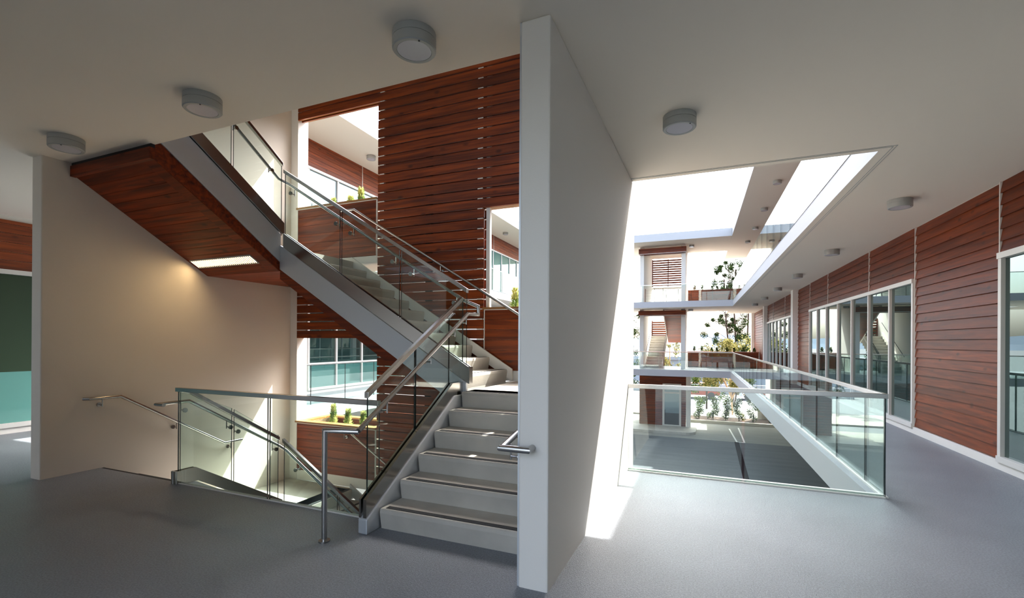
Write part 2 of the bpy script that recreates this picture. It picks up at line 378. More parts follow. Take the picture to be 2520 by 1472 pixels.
def window(name, fx, sgn, ys, z0, z1, transom=None, glass_m='win_dark', low_m=None, split=None, fw=.055, deep=.06):
    """ys: list of mullion positions; sgn: -1 faces -x (right wing)"""
    yc = (ys[0]+ys[-1])/2; root = thing(name, (fx(yc), yc, z0), None, None); tag(root, kind='structure')
    def bar(nm, ya, yb, za, zb, d0=0, d1=deep, mt='alu'):
        m = MB(); p = [(fx(ya)+sgn*d0, ya), (fx(yb)+sgn*d0, yb), (fx(yb)+sgn*d1, yb), (fx(ya)+sgn*d1, ya)]; m.prism(p, za, zb); return m.build(nm, mt, root)
    a, b = ys[0], ys[-1]
    bar('sill', a-fw, b+fw, z0-.02, z0+fw, d1=deep+.015); bar('head', a-fw, b+fw, z1-fw, z1+.02, d1=deep+.015)
    bar('jamb', a-fw, a+.01, z0+fw, z1-fw); bar('jamb', b-.01, b+fw, z0+fw, z1-fw)
    for y in ys[1:-1]: bar('mullion', y-.03, y+.03, z0+fw, z1-fw)
    if transom: bar('transom', a+.01, b-.01, transom-.028, transom+.028, d1=deep-.006)
    for i in range(len(ys)-1):
        ya, yb = ys[i]+(.03 if i else .012), ys[i+1]-(.03 if i < len(ys)-2 else .012)
        sp = split or transom
        if sp:
            g = .028 if transom else 0
            bar('pane', ya, yb, sp+g, z1-fw, .004, .016, glass_m); bar('pane', ya, yb, z0+fw, sp-g, .004, .016, low_m or glass_m)
        else: bar('pane', ya, yb, z0+fw, z1-fw, .004, .016, glass_m)
    return root
def joints(name, fx, sgn, ys, z0, z1, d=.036):
    for y in ys:
        m = MB(); m.prism([(fx(y), y-.011), (fx(y), y+.011), (fx(y)+sgn*d, y+.011), (fx(y)+sgn*d, y-.011)], z0, z1); S(m.build(name, 'alu'))
ZH = 2.74
# right wing, this floor
R = lambda a, b, z0: clad(wR, CX, -1, a, b, z0, H0, 'wood_y')
R(7.94, 10.46, .13); R(4.6, 7.94, ZH)
R(10.46, 12.88, ZH); R(12.88, 16.5, ZH); R(16.5, 18.9, ZH); R(18.9, 21.0, .13)
R(21.45, 23.9, ZH); R(23.9, 27.4, ZH); R(27.4, 29.6, ZH); R(31.7, 36.1, .13); R(30.0, 31.7, 2.74)
joints('trim_4', CX, -1, [7.94, 12.88, 16.5, 18.9, 23.9, 27.4, 31.7], ZH, H0); joints('trim_5', CX, -1, [10.46], 0.13, H0)
window('window_1', CX, -1, [5.2, 6.5, 7.86], .12, ZH-.02)
window('window_2', CX, -1, [10.53, 11.6, 12.85, 14.1, 15.35, 16.6, 17.75, 18.83], .12, ZH-.02)
window('window_3', CX, -1, [21.55, 22.9, 24.05, 25.2, 26.35, 27.5, 28.6, 29.5], .12, ZH-.02)
window('window_4', CX, -1, [-6, -4.6, -3.2, -1.8, -.4, 1.0, 2.4, 3.8], .12, ZH-.02)
m = MB(); m.prism([(CX(YR)-.05, YR), (CX(36.5)-.05, 36.5), (CX(36.5), 36.5), (CX(YR), YR)], 0, .115); S(m.build('baseboard_right', 'white'))
for i, (a, b) in enumerate(((21.0, 21.45), (29.6, 30.0), (36.1, 36.5))):
    m = MB(); m.prism([(CX(a), a), (CX(b), b), (CX(b)-.2, b), (CX(a)-.2, a)], 0, H0); S(m.build('trim_%d' % (6+i), 'white'))
d = thing('door_1', (CX(30.9), 30.9, 0), None, None); tag(d, kind='structure')
m = MB(); m.prism([(CX(30.02)-.02, 30.02), (CX(31.65)-.02, 31.65), (CX(31.65)-.05, 31.65), (CX(30.02)-.05, 30.02)], 0, 2.72); m.build('door_panel', 'wood_y', d)
m = MB(); m.tube([(CX(30.2)-.05, 30.2, 1), (CX(30.2)-.12, 30.2, 1), (CX(30.2)-.12, 30.4, 1)], .012); m.build('handle', 'stainless', d)
# left wing, this floor
clad(wL, LW, 1, YR+10, 5.4, ZH, ZH+.83, 'wood_left', lap=False); clad(wL, LW, 1, 5.4, 20, ZH, ZH+.83, 'wood_left', lap=False)
window('window_5', LW, 1, [-2.5, -.5, 1.5, 3.5, 5.3], .12, ZH-.02, split=1.03, glass_m='win_far_left', low_m='win_far_teal')
window('window_6', LW, 1, [10.56, 11.70, 12.92, 14.1, 15.3, 16.5, 17.7], .12, ZH-.02, transom=.89, glass_m='win_dark', low_m='win_teal')
# left wing, upper floor
for a, b in ((8.2, 10.4), (10.4, 12.92), (12.92, 15.4), (20.4, 24.1), (24.1, 28.9)): clad(wLU, LW, 1, a, b, 6.74, H1, 'wood_left', lap=False)
joints('trim_9', LW, 1, [12.92, 24.1], 6.74, H1, .03)
window('window_7', LW, 1, [9.2, 10.5, 11.72, 12.95, 14.2, 15.4], L1+.12, 6.72, glass_m='win_pale', low_m='win_pale')
window('window_8', LW, 1, [20.4, 21.6, 22.8, 24.0, 25.2, 26.45, 27.7, 28.9], L1+.12, 6.72, glass_m='win_teal')
m = MB(); m.prism([(LW(YR)+.05, YR), (LW(36.5)+.05, 36.5), (LW(36.5), 36.5), (LW(YR), YR)], 0, .10); S(m.build('baseboard_left', 'white'))
# upper right wing windows (only reflections and sky side)
window('window_9', CX, -1, [10.5, 11.7, 12.9, 14.1, 15.3, 16.5, 17.7], L1+.12, 6.7)

# ------------------------------------------------------------------ slat screen
k_ = .9735
XL, XA, XB = -6.77, -5.014, -3.086
SP = .1485; BH = .129; Z0 = 1.628
scr = thing('slat_screen', (-4.05, YS+.1, G), 'tall dark red wooden slat screen closing the far side of the stairwell', 'screen')
def slat(x0, x1, z, y0=YS, t=.026, h=BH, nm='slat'):
    m = MB(); m.box(x0, x1, y0, y0+t, z, z+h); return m.build(nm, 'wood_x', scr)
for i in range(-22, 40):
    z = Z0+i*SP
    if z < -1.75: continue
    if z > 5.50-.06: x0, x1 = XL, FR0
    elif z >= 3.54-.02: x0, x1 = XA, FR0
    elif -.01+Z0 <= z <= 2.52: x0, x1 = XL, XB
    else: x0, x1 = XA, XB
    slat(x0, x1, z)
    if z > 5.44 or z < 2.9 or True:
        m = MB(); m.box(x0, x1, YS+.085, YS+.108, z, z+BH); m.build('slat', 'wood_x', scr)
# underside boards of the two openings
m = MB(); m.box(XL, XA, YS+.026, YS+.17, 5.515, 5.53); m.build('soffit_board', 'wood_cap', scr)
m = MB(); m.box(XB, FR0, YS+.026, YS+.17, 3.556, 3.57); m.build('soffit_board', 'wood_cap', scr)
m = MB(); m.box(XL, XA-.02, YS+.026, YS+.17, Z0+.01, Z0+.024); m.build('soffit_board', 'wood_cap', scr)
# posts and spacers
for x in (XA+.06, XB+.055):
    m = MB(); m.box(x-.03, x+.03, YS+.028, YS+.083, G, H1); m.build('post', 'alu', scr)
m = MB(); m.box(XA+.9, XA+1.0, YS+.028, YS+.083, G, H1); m.build('post', 'dark', scr)
sp = MB()
for i in range(-22, 38):
    z = Z0+i*SP+BH
    if z < -1.7: continue
    for x in (XA+.035, XB-.11): sp.box(x, x+.085, YS+.002, YS+.05, z+.003, z+SP-BH-.003)
    if 1.7 < z < 2.5: sp.box(XL, XL+.2, YS+.01, YS+.05, z, z+SP-BH)
tag(sp.build('spacer', 'alu', scr), kind='stuff')

# ------------------------------------------------------------------ planters in the screen
def planter(x0, x1, y0, y1, zb, z0, z1, label, nm='planter'):
    p = thing(nm, ((x0+x1)/2, (y0+y1)/2, z0), label, 'planter')
    n = max(3, round((z1-z0)/.15)); h = (z1-z0)/n
    for i in range(n):
        m = MB(); m.box(x0+.012, x1-.012, y0, y0+.022, z0+i*h, z0+(i+1)*h-.004); m.build('plank', 'wood_x', p)
        m = MB(); m.box(x0+.012, x1-.012, y1-.022, y1, z0+i*h, z0+(i+1)*h-.004); m.build('plank', 'wood_x', p)
    m = MB(); m.box(x0, x0+.012, y0-.006, y0+.02, z0, z1-.01); m.box(x1-.012, x1, y0-.006, y0+.02, z0, z1-.01); m.box(x0, x1, y0-.007, y0+.02, z1-.012, z1)
    m.build('metal_edge', 'alu', p)
    m = MB(); c = .12; za, zc = z1, z1+.03
    m.box(x0-.02, x1, y0-.02, y0+c, za, zc); m.box(x0-.02, x1, y1-c, y1+.02, za, zc); m.box(x0-.02, x0+c, y0+c, y1-c, za, zc); m.box(x1-c, x1, y0+c, y1-c, za, zc)
    m.build('cap', 'wood_cap', p)
    m = MB(); m.box(x0+.012, x0+.04, y0+.022, y1-.022, z0, z1); m.box(x1-.04, x1-.012, y0+.022, y1-.022, z0, z1); m.box(x0+.02, x1-.02, y0+.024, y1-.024, z0, z1-.10)
    m.build('liner', 'gravel', p)
    if zb is not None:
        m = MB(); m.box(x0, x1, y0+.01, y1-.01, zb, z0-.004); m.build('plinth', 'white', p)
    return p
planter(-6.765, -5.03, YS, 7.05, 2.87, 2.985, 3.90, 'wood-clad planter built into the screen above, beside the upper landing')
planter(-6.765, -5.03, YS, 7.05, -.87, -.698, .135, 'wood-clad planter below floor level at the foot of the left wall')
planter(XB+.01, FR0-.005, YS, 7.05, 1.02, 1.17, 2.055, 'wood-clad planter behind the concrete landing beside the white fin wall')

def spiky(root, c, h, r, n, mt, leaf=.07, wd=.013, seed=0):
    rnd = random.Random(seed); m = MB(); c = Vector(c)
    for i in range(n):
        t = rnd.random()**.8; a = rnd.random()*6.283; rr = r*(1-.75*t)*rnd.uniform(.55, 1)
        p = c+Vector((math.cos(a)*rr*.35, math.sin(a)*rr*.35, h*t*.92)); L = leaf*rnd.uniform(.7, 1.25)
        d = Vector((math.cos(a), math.sin(a), rnd.uniform(.6, 1.6))).normalized(); s = d.cross(Vector((rnd.uniform(-1, 1), rnd.uniform(-1, 1), rnd.uniform(-1, 1)))).normalized()*wd
        q = p+d*(L+rr*.45); mid = p+d*(L+rr*.45)*.55
        m.add([p, mid+s, q, mid-s], [(0, 1, 2, 3)])
    return tag(m.build('foliage', mt, root), kind='stuff')
def shrub(c, h, r, n, label, group=None, mt='leaf_protea', cat='shrub', nm='planter_shrub', seed=0, leaf=.07, wd=.013, stems=1):
    t = thing(nm, c, label, cat, group)
    m = MB(); rnd = random.Random(seed+50)
    for i in range(stems):
        dx, dy = (rnd.uniform(-.3, .3)*r, rnd.uniform(-.3, .3)*r) if i else (0, 0)
        m.tube([Vector(c), Vector(c)+Vector((dx*.6, dy*.6, h*.45)), Vector(c)+Vector((dx, dy, h*.85))], max(.006, r*.045), n=6)
    m.build('stem', 'bark', t); spiky(t, c, h, r, n*2, mt, leaf*.75, wd*.55, seed); return t
pl = [(-6.28, 6.62, .42, 'tallest shrub at the left end of the lower planter'), (-5.98, 6.66, .33, 'slim shrub second from the left in the lower planter'),
      (-5.60, 6.62, .32, 'bushy shrub third from the left in the lower planter'), (-5.22, 6.60, .27, 'shrub in the lower planter next to the slatted column')]
for i, (x, y, h, lb) in enumerate(pl): shrub((x, y, .03), h, .09, 260, lb, 'shrubs in the lower planter', seed=i)
pu = [(-6.30, 6.6, .36, 'low shrub at the left end of the upper planter behind the glass'), (-5.95, 6.66, .38, 'small shrub second from the left in the upper planter'), (-5.62, 6.55, .46, 'spiky shrub third from the left in the upper planter'), (-5.17, 6.58, .50, 'spiky yellow-green shrub in the upper planter touching the slats')]
for i, (x, y, h, lb) in enumerate(pu): shrub((x, y, 3.80), h, .11, 260, lb, 'shrubs in the upper planter', seed=10+i)
shrub((-2.73, 6.62, 1.95), .46, .14, 260, 'yellow-green shrub in the planter right beside the white fin wall', seed=20)
shrub((-1.9, 6.62, 1.95), .4, .14, 200, 'shrub in the landing planter hidden by the fin', seed=21)

# ------------------------------------------------------------------ stairs
def ramp(m, axis, u0, z0, u1, z1, lo, hi, w0, w1, mt=0):
    """sloped beam: along axis (0:x,1:y) from (u0,z0) to (u1,z1), offsets lo..hi in z, across w0..w1"""
    def P(u, wv, z): return (u, wv, z) if axis == 0 else (wv, u, z)
    b = [P(u0, w0, z0+lo), P(u1, w0, z1+lo), P(u1, w1, z1+lo), P(u0, w1, z0+lo)]
    t = [P(u0, w0, z0+hi), P(u1, w0, z1+hi), P(u1, w1, z1+hi), P(u0, w1, z0+hi)]
    m.hexa(b, t, mt)
def steps(root, axis, sgn, u, z0, rise, run, n, w0, w1, strip=True, mt='concrete', under=.06):
    """n risers going in +sgn along axis starting at riser plane u, floor z0"""
    for i in range(n):
        a = u+sgn*run*i; b = a+sgn*(run+.03); z = z0+rise*(i+1)
        prof = [(a+sgn*.022, z-rise), (a, z-.035), (a+sgn*.003, z-.010), (a+sgn*.012, z), (b, z), (b, z-rise-under), (a+sgn*.022, z-rise-under)]
        m = MB(); m.ext(prof, 1-axis if False else (1 if axis == 0 else 0), w0, w1)
        if axis == 0: pass
        o = m.build('step', mt, root)
        if strip:
            s = MB(); s0, s1 = a+sgn*.030, a+sgn*.080
            if axis == 1: s.box(w0+.04, w1-.02, s0, s1, z, z+.004)
            else: s.box(s0, s1, w0+.02, w1-.02, z, z+.002)
            s.build('grip_strip', 'grip', o)
# flight 1: this floor up to the first landing
RS, RN = .17, .281
st = thing('staircase', (-1.85, 3.25, 0), 'concrete and steel staircase rising from this floor around the open well', 'stairs')
steps(st, 1, 1, 3.235, 0, RS, RN, 6, -2.56, FR0-.013)
ZA = 1.02; Y1 = 3.235+5*RN
m = MB(); m.box(-2.56, FR0-.013, Y1+.03, YS-.005, ZA-.16, ZA); m.build('landing', 'concrete', st, bevel=.006)
n1 = lambda y: .17+(y-3.235)*RS/RN
# stringer of flight 1
def strg1(m, x0, x1, lo, hi, yA, kink, yE, bottomcut=True):
    # profile in y,z
    prof = [(yA, 0 if bottomcut else n1(yA)+lo), (yA, n1(yA)+hi), (kink, n1(kink)+hi), (yE, n1(kink)+hi), (yE, n1(kink)+lo), (yA+.35, max(0, n1(yA+.35)+lo))]
    if bottomcut: prof = [(yA, 0), (yA, n1(yA)+hi), (kink, n1(kink)+hi), (yE, n1(kink)+hi), (yE, n1(kink)+lo), (3.62, .0)]
    m.ext(prof, 0, x0, x1)
m = MB(); strg1(m, -2.665, -2.575, -.30, .04, 3.09, 4.52, 4.74); m.build('stringer', 'steel_paint', st, bevel=.008)
m = MB(); prof = [(3.10, n1(3.10)+.04), (3.10, n1(3.10)+.19), (4.50, n1(4.50)+.19), (4.83, n1(4.50)+.19), (4.83, n1(4.50)+.04), (4.52, n1(4.52)+.04)]
m.ext(prof, 0, -2.665, -2.646); m.ext(prof, 0, -2.622, -2.59); m.build('shoe', 'shoe', st)
# flight 2: first landing to second landing, rising towards -x
ZB = 2.89; RN2 = .278
steps(st, 0, -1, -2.67, ZA, RS, RN2, 11, 4.84, 6.17)
n2 = lambda x: ZA+.17+(-2.67-x)*RS/RN2
m = MB(); ramp(m, 0, -2.55, n2(-2.55), -5.44, n2(-5.44), -.33, 0, 4.72, 4.76); ramp(m, 0, -2.55, n2(-2.55), -5.44, n2(-5.44), -.33, -.29, 4.76, 4.82)
m.build('stringer', 'steel_paint', st, bevel=.004)
m = MB(); ramp(m, 0, -2.53, n2(-2.53), -5.40, n2(-5.40), 0, .19, 4.735, 4.752); ramp(m, 0, -2.53, n2(-2.53), -5.40, n2(-5.40), 0, .19, 4.785, 4.815)
m.box(-2.53, -2.515, 4.735, 4.815, n2(-2.53), n2(-2.53)+.19)
m.build('shoe', 'shoe', st)
m = MB(); ramp(m, 0, -2.6, n2(-2.6), -5.5, n2(-5.5), -.12, .05, 6.17, 6.20); m.build('wall_stringer', 'white', st)
m = MB(); ramp(m, 0, -2.9, n2(-2.9), -5.46, n2(-5.46), -.47, -.33, 4.74, 4.78); m.build('fascia_board', 'wood_soffit', st)
m = MB(); ramp(m, 0, -2.66, n2(-2.66), -5.46, n2(-5.46), -.46, -.42, 4.78, 6.2); m.build('soffit_panel', 'wood_soffit', st)
m = MB(); m.box(-2.66, -2.58, 4.63, 6.2, .62, ZA-.16); m.build('landing_beam', 'steel_paint', st)
m = MB(); m.box(-2.6, FR0-.02, 4.9, 6.2, .70, .74); m.build('landing_soffit', 'wood_soffit', st)
# second landing
m = MB(); m.box(FL1, -5.45, 4.70, YS-.005, ZB-.16, ZB); m.build('landing', 'concrete', st)
m = MB(); m.box(-5.55, -5.445, 4.73, 4.80, 2.57, 2.88); m.build('landing_beam', 'steel_paint', st)
# flight 3: towards the camera up to the next floor
RS3 = (L1-ZB)/6; RN3 = .273
Y3 = 4.73
steps(st, 1, -1, Y3, ZB, RS3, RN3, 6, FL1+.003, -5.52, strip=False)
n3 = lambda y: ZB+RS3+(Y3-y)*RS3/RN3
m = MB(); ramp(m, 1, 3.02, n3(3.02), 4.735, n3(4.735), -.42, -.03, -5.48, -5.44); ramp(m, 1, 3.02, n3(3.02), 4.735, n3(4.735), -.42, -.38, -5.54, -5.48)
m.build('stringer', 'steel_paint', st, bevel=.004)
m = MB(); ramp(m, 1, 3.2, n3(3.2), 4.76, n3(4.76), -.03, .14, -5.475, -5.455); ramp(m, 1, 3.2, n3(3.2), 4.76, n3(4.76), -.03, .14, -5.425, -5.405); m.build('shoe', 'shoe', st)
# wooden soffit: sloping and flat boards
ys, zs, ye, ze = 3.14, 3.50, 4.73, 2.535
L = math.hypot(ye-ys, ze-zs); nb = 13; dy, dz = (ye-ys)/L, (ze-zs)/L
for i in range(nb):
    a, b = L*i/nb+.003, L*(i+1)/nb-.003
    ya, za, yb, zb = ys+dy*a, zs+dz*a, ys+dy*b, zs+dz*b
    x1 = -5.64
    if i == nb-2 or i == nb-3: pass
    m = MB(); m.hexa([(FL1+.002, ya, za), (x1, ya, za), (x1, yb, zb), (FL1+.002, yb, zb)][::-1], [(FL1+.002, ya, za+.02), (x1, ya, za+.02), (x1, yb, zb+.02), (FL1+.002, yb, zb+.02)][::-1])
    m.build('soffit_plank', 'wood_soffit', st)
for i in range(10):
    a = 4.735+i*.1505; m = MB(); m.box(FL1+.002, -5.46, a, min(a+.1485, YS-.01), 2.535, 2.555); m.build('soffit_plank', 'wood_soffit', st)
m = MB(); m.hexa([(-5.64, ys, zs-.004), (-5.46, ys, zs-.004), (-5.46, ye, ze-.004), (-5.64, ye, ze-.004)][::-1], [(-5.64, ys, zs+.05), (-5.46, ys, zs+.05), (-5.46, ye, ze+.05), (-5.64, ye, ze+.05)][::-1])
m.build('soffit_border', 'wood_soffit', st)
m = MB(); m.hexa([(-5.49, ys, zs), (-5.455, ys, zs), (-5.455, ye, ze), (-5.49, ye, ze)][::-1], [(-5.49, ys, n3(ys)-.40), (-5.455, ys, n3(ys)-.40), (-5.455, ye, n3(ye)-.40), (-5.49, ye, n3(ye)-.40)][::-1]); m.build('soffit_border', 'wood_soffit', st)
m = MB(); m.box(FL1+.002, -5.44, 3.085, 3.14, 3.49, 3.612); m.build('fascia_board', 'wood_soffit', st)
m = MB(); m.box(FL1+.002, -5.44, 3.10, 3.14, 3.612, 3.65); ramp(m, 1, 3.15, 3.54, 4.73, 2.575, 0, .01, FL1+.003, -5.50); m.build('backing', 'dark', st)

# flight going down: three lower flights
sd_ = thing('lower_staircase', (-6.2, 3.45, -.87), 'lower run of the staircase going down from this floor along the left wall', 'stairs')
ZC = -.87; r5 = .174
steps(sd_, 1, -1, 4.68, ZC, r5, .28, 4, FL1+.003, -5.52, under=.04)
m = MB(); m.box(FL1, -5.45, 4.68, YS-.005, ZC-.16, ZC); m.build('landing', 'concrete', sd_)
nosd = lambda y: -(y-3.56)*.62
m = MB(); prof = [(3.42, -.35), (3.42, -.03), (3.58, -.03), (4.74, nosd(4.74)), (4.74, nosd(4.74)-.35)]; m.ext(prof, 0, -5.46, -5.42); m.build('stringer', 'steel_paint', sd_)
m = MB(); prof = [(3.33, .0), (3.33, .138), (3.56, .138), (4.74, nosd(4.74)+.14), (4.74, nosd(4.74)), (3.6, -.02)]
m.ext(prof, 0, -5.455, -5.44); m.ext(prof, 0, -5.415, -5.385); m.build('shoe', 'shoe', sd_)
n5 = lambda x: ZC-(x+5.45)*.612
steps(sd_, 0, -1, -2.67, ZC-11*.17, .17, .278, 11, 4.84, 6.17)
m = MB(); ramp(m, 0, -5.44, n5(-5.44), -2.6, n5(-2.6), -.33, 0, 4.72, 4.76); m.build('stringer', 'steel_paint', sd_)
m = MB(); ramp(m, 0, -5.40, n5(-5.40), -2.6, n5(-2.6), 0, .19, 4.735, 4.752); ramp(m, 0, -5.40, n5(-5.40), -2.6, n5(-2.6), 0, .19, 4.785, 4.815); m.build('shoe', 'shoe', sd_)
m = MB(); ramp(m, 0, -5.5, n5(-5.5), -2.6, n5(-2.6), -.12, .05, 6.17, 6.20); m.build('wall_stringer', 'steel_paint', sd_)
m = MB(); m.box(-2.6, FR0-.01, 4.6, YS-.01, -2.95, -2.74); m.build('landing', 'concrete', sd_)
m = MB(); m.box(FL1+.001, -5.46, 3.401, 3.44, -.3, -.004); m.build('edge_gap', 'dark', sd_)

# ------------------------------------------------------------------ glass guards and handrails
def pane(root, axis, pts_bot, pts_top, t=.013, nm='glass_panel'):
    """vertical pane polygon in plane; pts along u with z bottom/top; axis 0: plane y=const (u=x); pts_bot=[(u,z),(u,z)], w centre"""
    pass
def gpane(root, p0, p1, zb0, zb1, zt0, zt1, t=.014):
    p0, p1 = Vector(p0), Vector(p1); d = (p1-p0).normalized(); nrm = Vector((-d.y, d.x))*t/2
    A, B, Cc, D = p0+nrm, p1+nrm, p1-nrm, p0-nrm
    m = MB()
    bq = [(D.x, D.y, zb0), (Cc.x, Cc.y, zb1), (B.x, B.y, zb1), (A.x, A.y, zb0)]
    tq = [(D.x, D.y, zt0), (Cc.x, Cc.y, zt1), (B.x, B.y, zt1), (A.x, A.y, zt0)]
    m.hexa(bq, tq, mm=[1, 1, 0, 1, 0, 1])
    return m.build('glass_panel', ['guard_glass', 'glass_edge'], root)
def clip(root, p, d, tubep):   # bracket from glass/wall point p with disc facing d, arm to the tube
    p = Vector(p); d = Vector(d).normalized(); q = Vector(tubep)
    global ROS; ROS = (p, d); m = MB(); m.tube([p+d*.01, Vector((q.x, q.y, p.z))], .008, n=8)
    m.tube([Vector((q.x, q.y, p.z-.022)), q-Vector((0, 0, .005))], .0065, n=8)
    return m
def brk(m, root):
    b = m.build('bracket', 'rail', root, smooth=True); p, d = ROS
    q = MB(); q.tube([p, p+d*.018], .026, n=16); q.build('rosette', 'rail', b, smooth=True); return b
def toprail(root, pts, wv=.042, h=.05, mt='rail', nm='top_rail'):
    """rectangular channel following pts (x,y,z top)"""
    m = MB()
    for a, b in zip(pts[:-1], pts[1:]):
        a, b = Vector(a), Vector(b); d = Vector((b.x-a.x, b.y-a.y)).normalized(); nn = Vector((-d.y, d.x))*wv/2
        q = lambda p, s, z: (p.x+nn.x*s, p.y+nn.y*s, z)
        m.hexa([q(a, -1, a.z-h), q(b, -1, b.z-h), q(b, 1, b.z-h), q(a, 1, a.z-h)], [q(a, -1, a.z), q(b, -1, b.z), q(b, 1, b.z), q(a, 1, a.z)])
    return m.build(nm, mt, root, bevel=.003)

# flight 1 guard
g = thing('glass_guard', (-2.635, 4, .5), 'sloping glass guard with steel top rail along the near flight of stairs', 'guard', None)
for a, b in ((3.16, 3.835), (3.855, 4.79)):
    k0, k1 = n1(a), n1(b) if b < 4.5 else n1(4.5)
    if b > 4.6:
        gpane(g, (-2.634, a), (-2.634, 4.48), n1(a)+.1, n1(4.48)+.1, n1(a)+.98, n1(4.48)+.98); gpane(g, (-2.634, 4.4801), (-2.634, b), n1(4.48)+.1, n1(4.48)+.1, n1(4.48)+.98, n1(4.74)+.98)
    else: gpane(g, (-2.634, a), (-2.634, b), n1(a)+.1, n1(b)+.1, n1(a)+1.0, n1(b)+1.0)
toprail(g, [(-2.634, 3.145, n1(3.145)+1.04), (-2.634, 4.755, n1(4.755)+1.0)], mt='stainless')
h = thing('handrail', (-2.80, 2.86, 0), 'round steel handrail on its own floor post at the foot of the stairs', 'handrail')
m = MB(); zt = .875
m.tube([(-2.80, 2.86, .0), (-2.80, 2.86, zt), (-2.55, 2.86+.10, zt-.01), (-2.53, 4.76, n1(4.76)+.80), (-2.53, 4.93, n1(4.76)+.80), (-2.50, 5.0, n1(4.76)+.82), (-2.53, 4.90, n1(4.76)+.93)][:3], .021, n=16)
m.build('post', 'rail', h, smooth=True)
zA2 = n1(4.76)+.80
m = MB(); m.tube([(-2.55, 2.955, zt), (-2.53, 4.72, zA2), (-2.47, 4.86, zA2)], .021, n=16); m.build('rail_tube', 'rail', h, smooth=True)
m = MB(); m.tube([(-2.80, 2.86, 0), (-2.80, 2.86, .012)], .045, n=20); m.build('base_plate', 'rail', h, smooth=True)
for y in (3.3, 3.83+.15, 4.45, 4.70):
    z = .875+(y-2.955)*(zA2-.875)/(4.72-2.955)
    m = clip(h, (-2.627, y, z-.085), (1, 0, 0), (-2.54, y, z)); brk(m, h)
# flight 2 guard (Y = 4.77)
g = thing('glass_guard', (-4, 4.768, 2), 'sloping glass guard along the flight crossing the well from right to upper left', 'guard')
yg = 4.768
for a, b in ((-2.57, -3.47), (-3.50, -4.40), (-4.43, -5.40)):
    gpane(g, (b, yg), (a, yg), n2(b)+.1, n2(a)+.1, n2(b)+1.02, n2(a)+1.02)
toprail(g, [(-2.56, yg, n2(-2.56)+1.06), (-5.42, yg, n2(-5.42)+1.06)], mt='stainless')
h = thing('handrail', (-4, 4.86, 2.5), 'round steel handrail clipped to the glass of the flight crossing the well', 'handrail')
m = MB(); m.tube([(-2.47, 4.86, zA2-.018), (-2.47, 4.86, 1.985), (-2.64, 4.855, n2(-2.64)+.88), (-5.44, 4.855, n2(-5.44)+.88), (-5.52, 4.76, n2(-5.44)+.93), (-5.52, 3.2, n3(3.2)+.80)], .020, n=14); m.build('rail_tube', 'rail', h, smooth=True)
for x in (-2.75, -3.35, -3.62, -4.28, -4.52, -5.32):
    z = n2(x)+.88; m = clip(h, (x, yg+.007, z-.09), (0, 1, 0), (x, 4.855, z)); brk(m, h)
# flight 3 guard
g = thing('glass_guard', (-5.44, 4, 3.6), 'glass guard of the highest flight going up to the ceiling', 'guard')
for a, b in ((3.25, 4.0), (4.03, 4.74)): gpane(g, (-5.44, a), (-5.44, b), n3(a)+.02, n3(b)+.02, n3(a)+.92, n3(b)+.92)
toprail(g, [(-5.44, 3.2, n3(3.2)+.96), (-5.44, 4.75, n3(4.75)+.96)], mt='shoe')
for y in (4.08, 4.6):
    z = n3(y)+.80; m = clip(g, (-5.447, y, z-.09), (-1, 0, 0), (-5.52, y, z)); brk(m, g)
# wall rail along the screen
h = thing('handrail', (-4, 6.18, 2.8), 'thin round handrail fixed to the slat screen above the crossing flight', 'handrail')
nr = lambda x: 1.995+( -2.55-x)*.607
m = MB(); m.tube([(-5.72, 6.17, nr(-5.44)+.0), (-5.44, 6.17, nr(-5.44)), (-2.40, 6.17, nr(-2.40))], .020, n=14); m.build('rail_tube', 'rail', h, smooth=True)
for x, zz in ((-5.50, nr(-5.44)), (-3.78, nr(-3.78))):
    m = clip(h, (x, YS, zz-.09), (0, -1, 0), (x, 6.17, zz)); brk(m, h)
# lower wall rail along the screen
h = thing('handrail', (-5, 6.18, 0), 'thin round handrail in front of the lower planter going down to the right', 'handrail')
nq = lambda x: .045-(x+5.45)*.612
m = MB(); m.tube([(-5.80, 6.17, .065), (-5.50, 6.17, .065), (-3.9, 6.17, .065-1.6*.612)], .018, n=12); m.build('rail_tube', 'rail', h, smooth=True)
m = clip(h, (-5.62, YS, -.03), (0, -1, 0), (-5.62, 6.17, .065)); brk(m, h)
# rail on the left wall
h = thing('handrail', (-6.86, 4, .5), 'bronze-toned round handrail fixed to the left wall, going down', 'handrail')
m = MB(); m.tube([(FL1+.03, 3.21, .868), (-6.85, 3.25, .868), (-6.85, 3.575, .868), (-6.85, 4.954, .015), (-6.85, 5.25, .015)], .019, n=14); m.build('rail_tube', 'rail', h, smooth=True)
for y, z in ((3.38, .868), (4.25, .45), (5.06, .015)):
    m = clip(h, (FL1, y, z-.085), (1, 0, 0), (-6.85, y, z)); brk(m, h)
# rail on the fin at the right of flight 1
h = thing('handrail', (-1.2, 2.9, .9), 'short round handrail wrapping onto the near end of the white fin wall', 'handrail')
m = MB(); m.tube([(-1.045, YF0+.01, .905), (-1.045, 2.745, .905), (-1.225, 2.745, .905), (-1.225, 3.2, .905+.08), (-1.225, 4.7, .905+.97)], .021, n=16); m.build('rail_tube', 'rail', h, smooth=True)
m = clip(h, (FR0-.012, 2.90, .82), (-1, 0, 0), (-1.225, 2.90, .905)); brk(m, h)
m = clip(h, (FR0-.012, 3.9, 1.33), (-1, 0, 0), (-1.225, 3.9, 1.42)); brk(m, h)
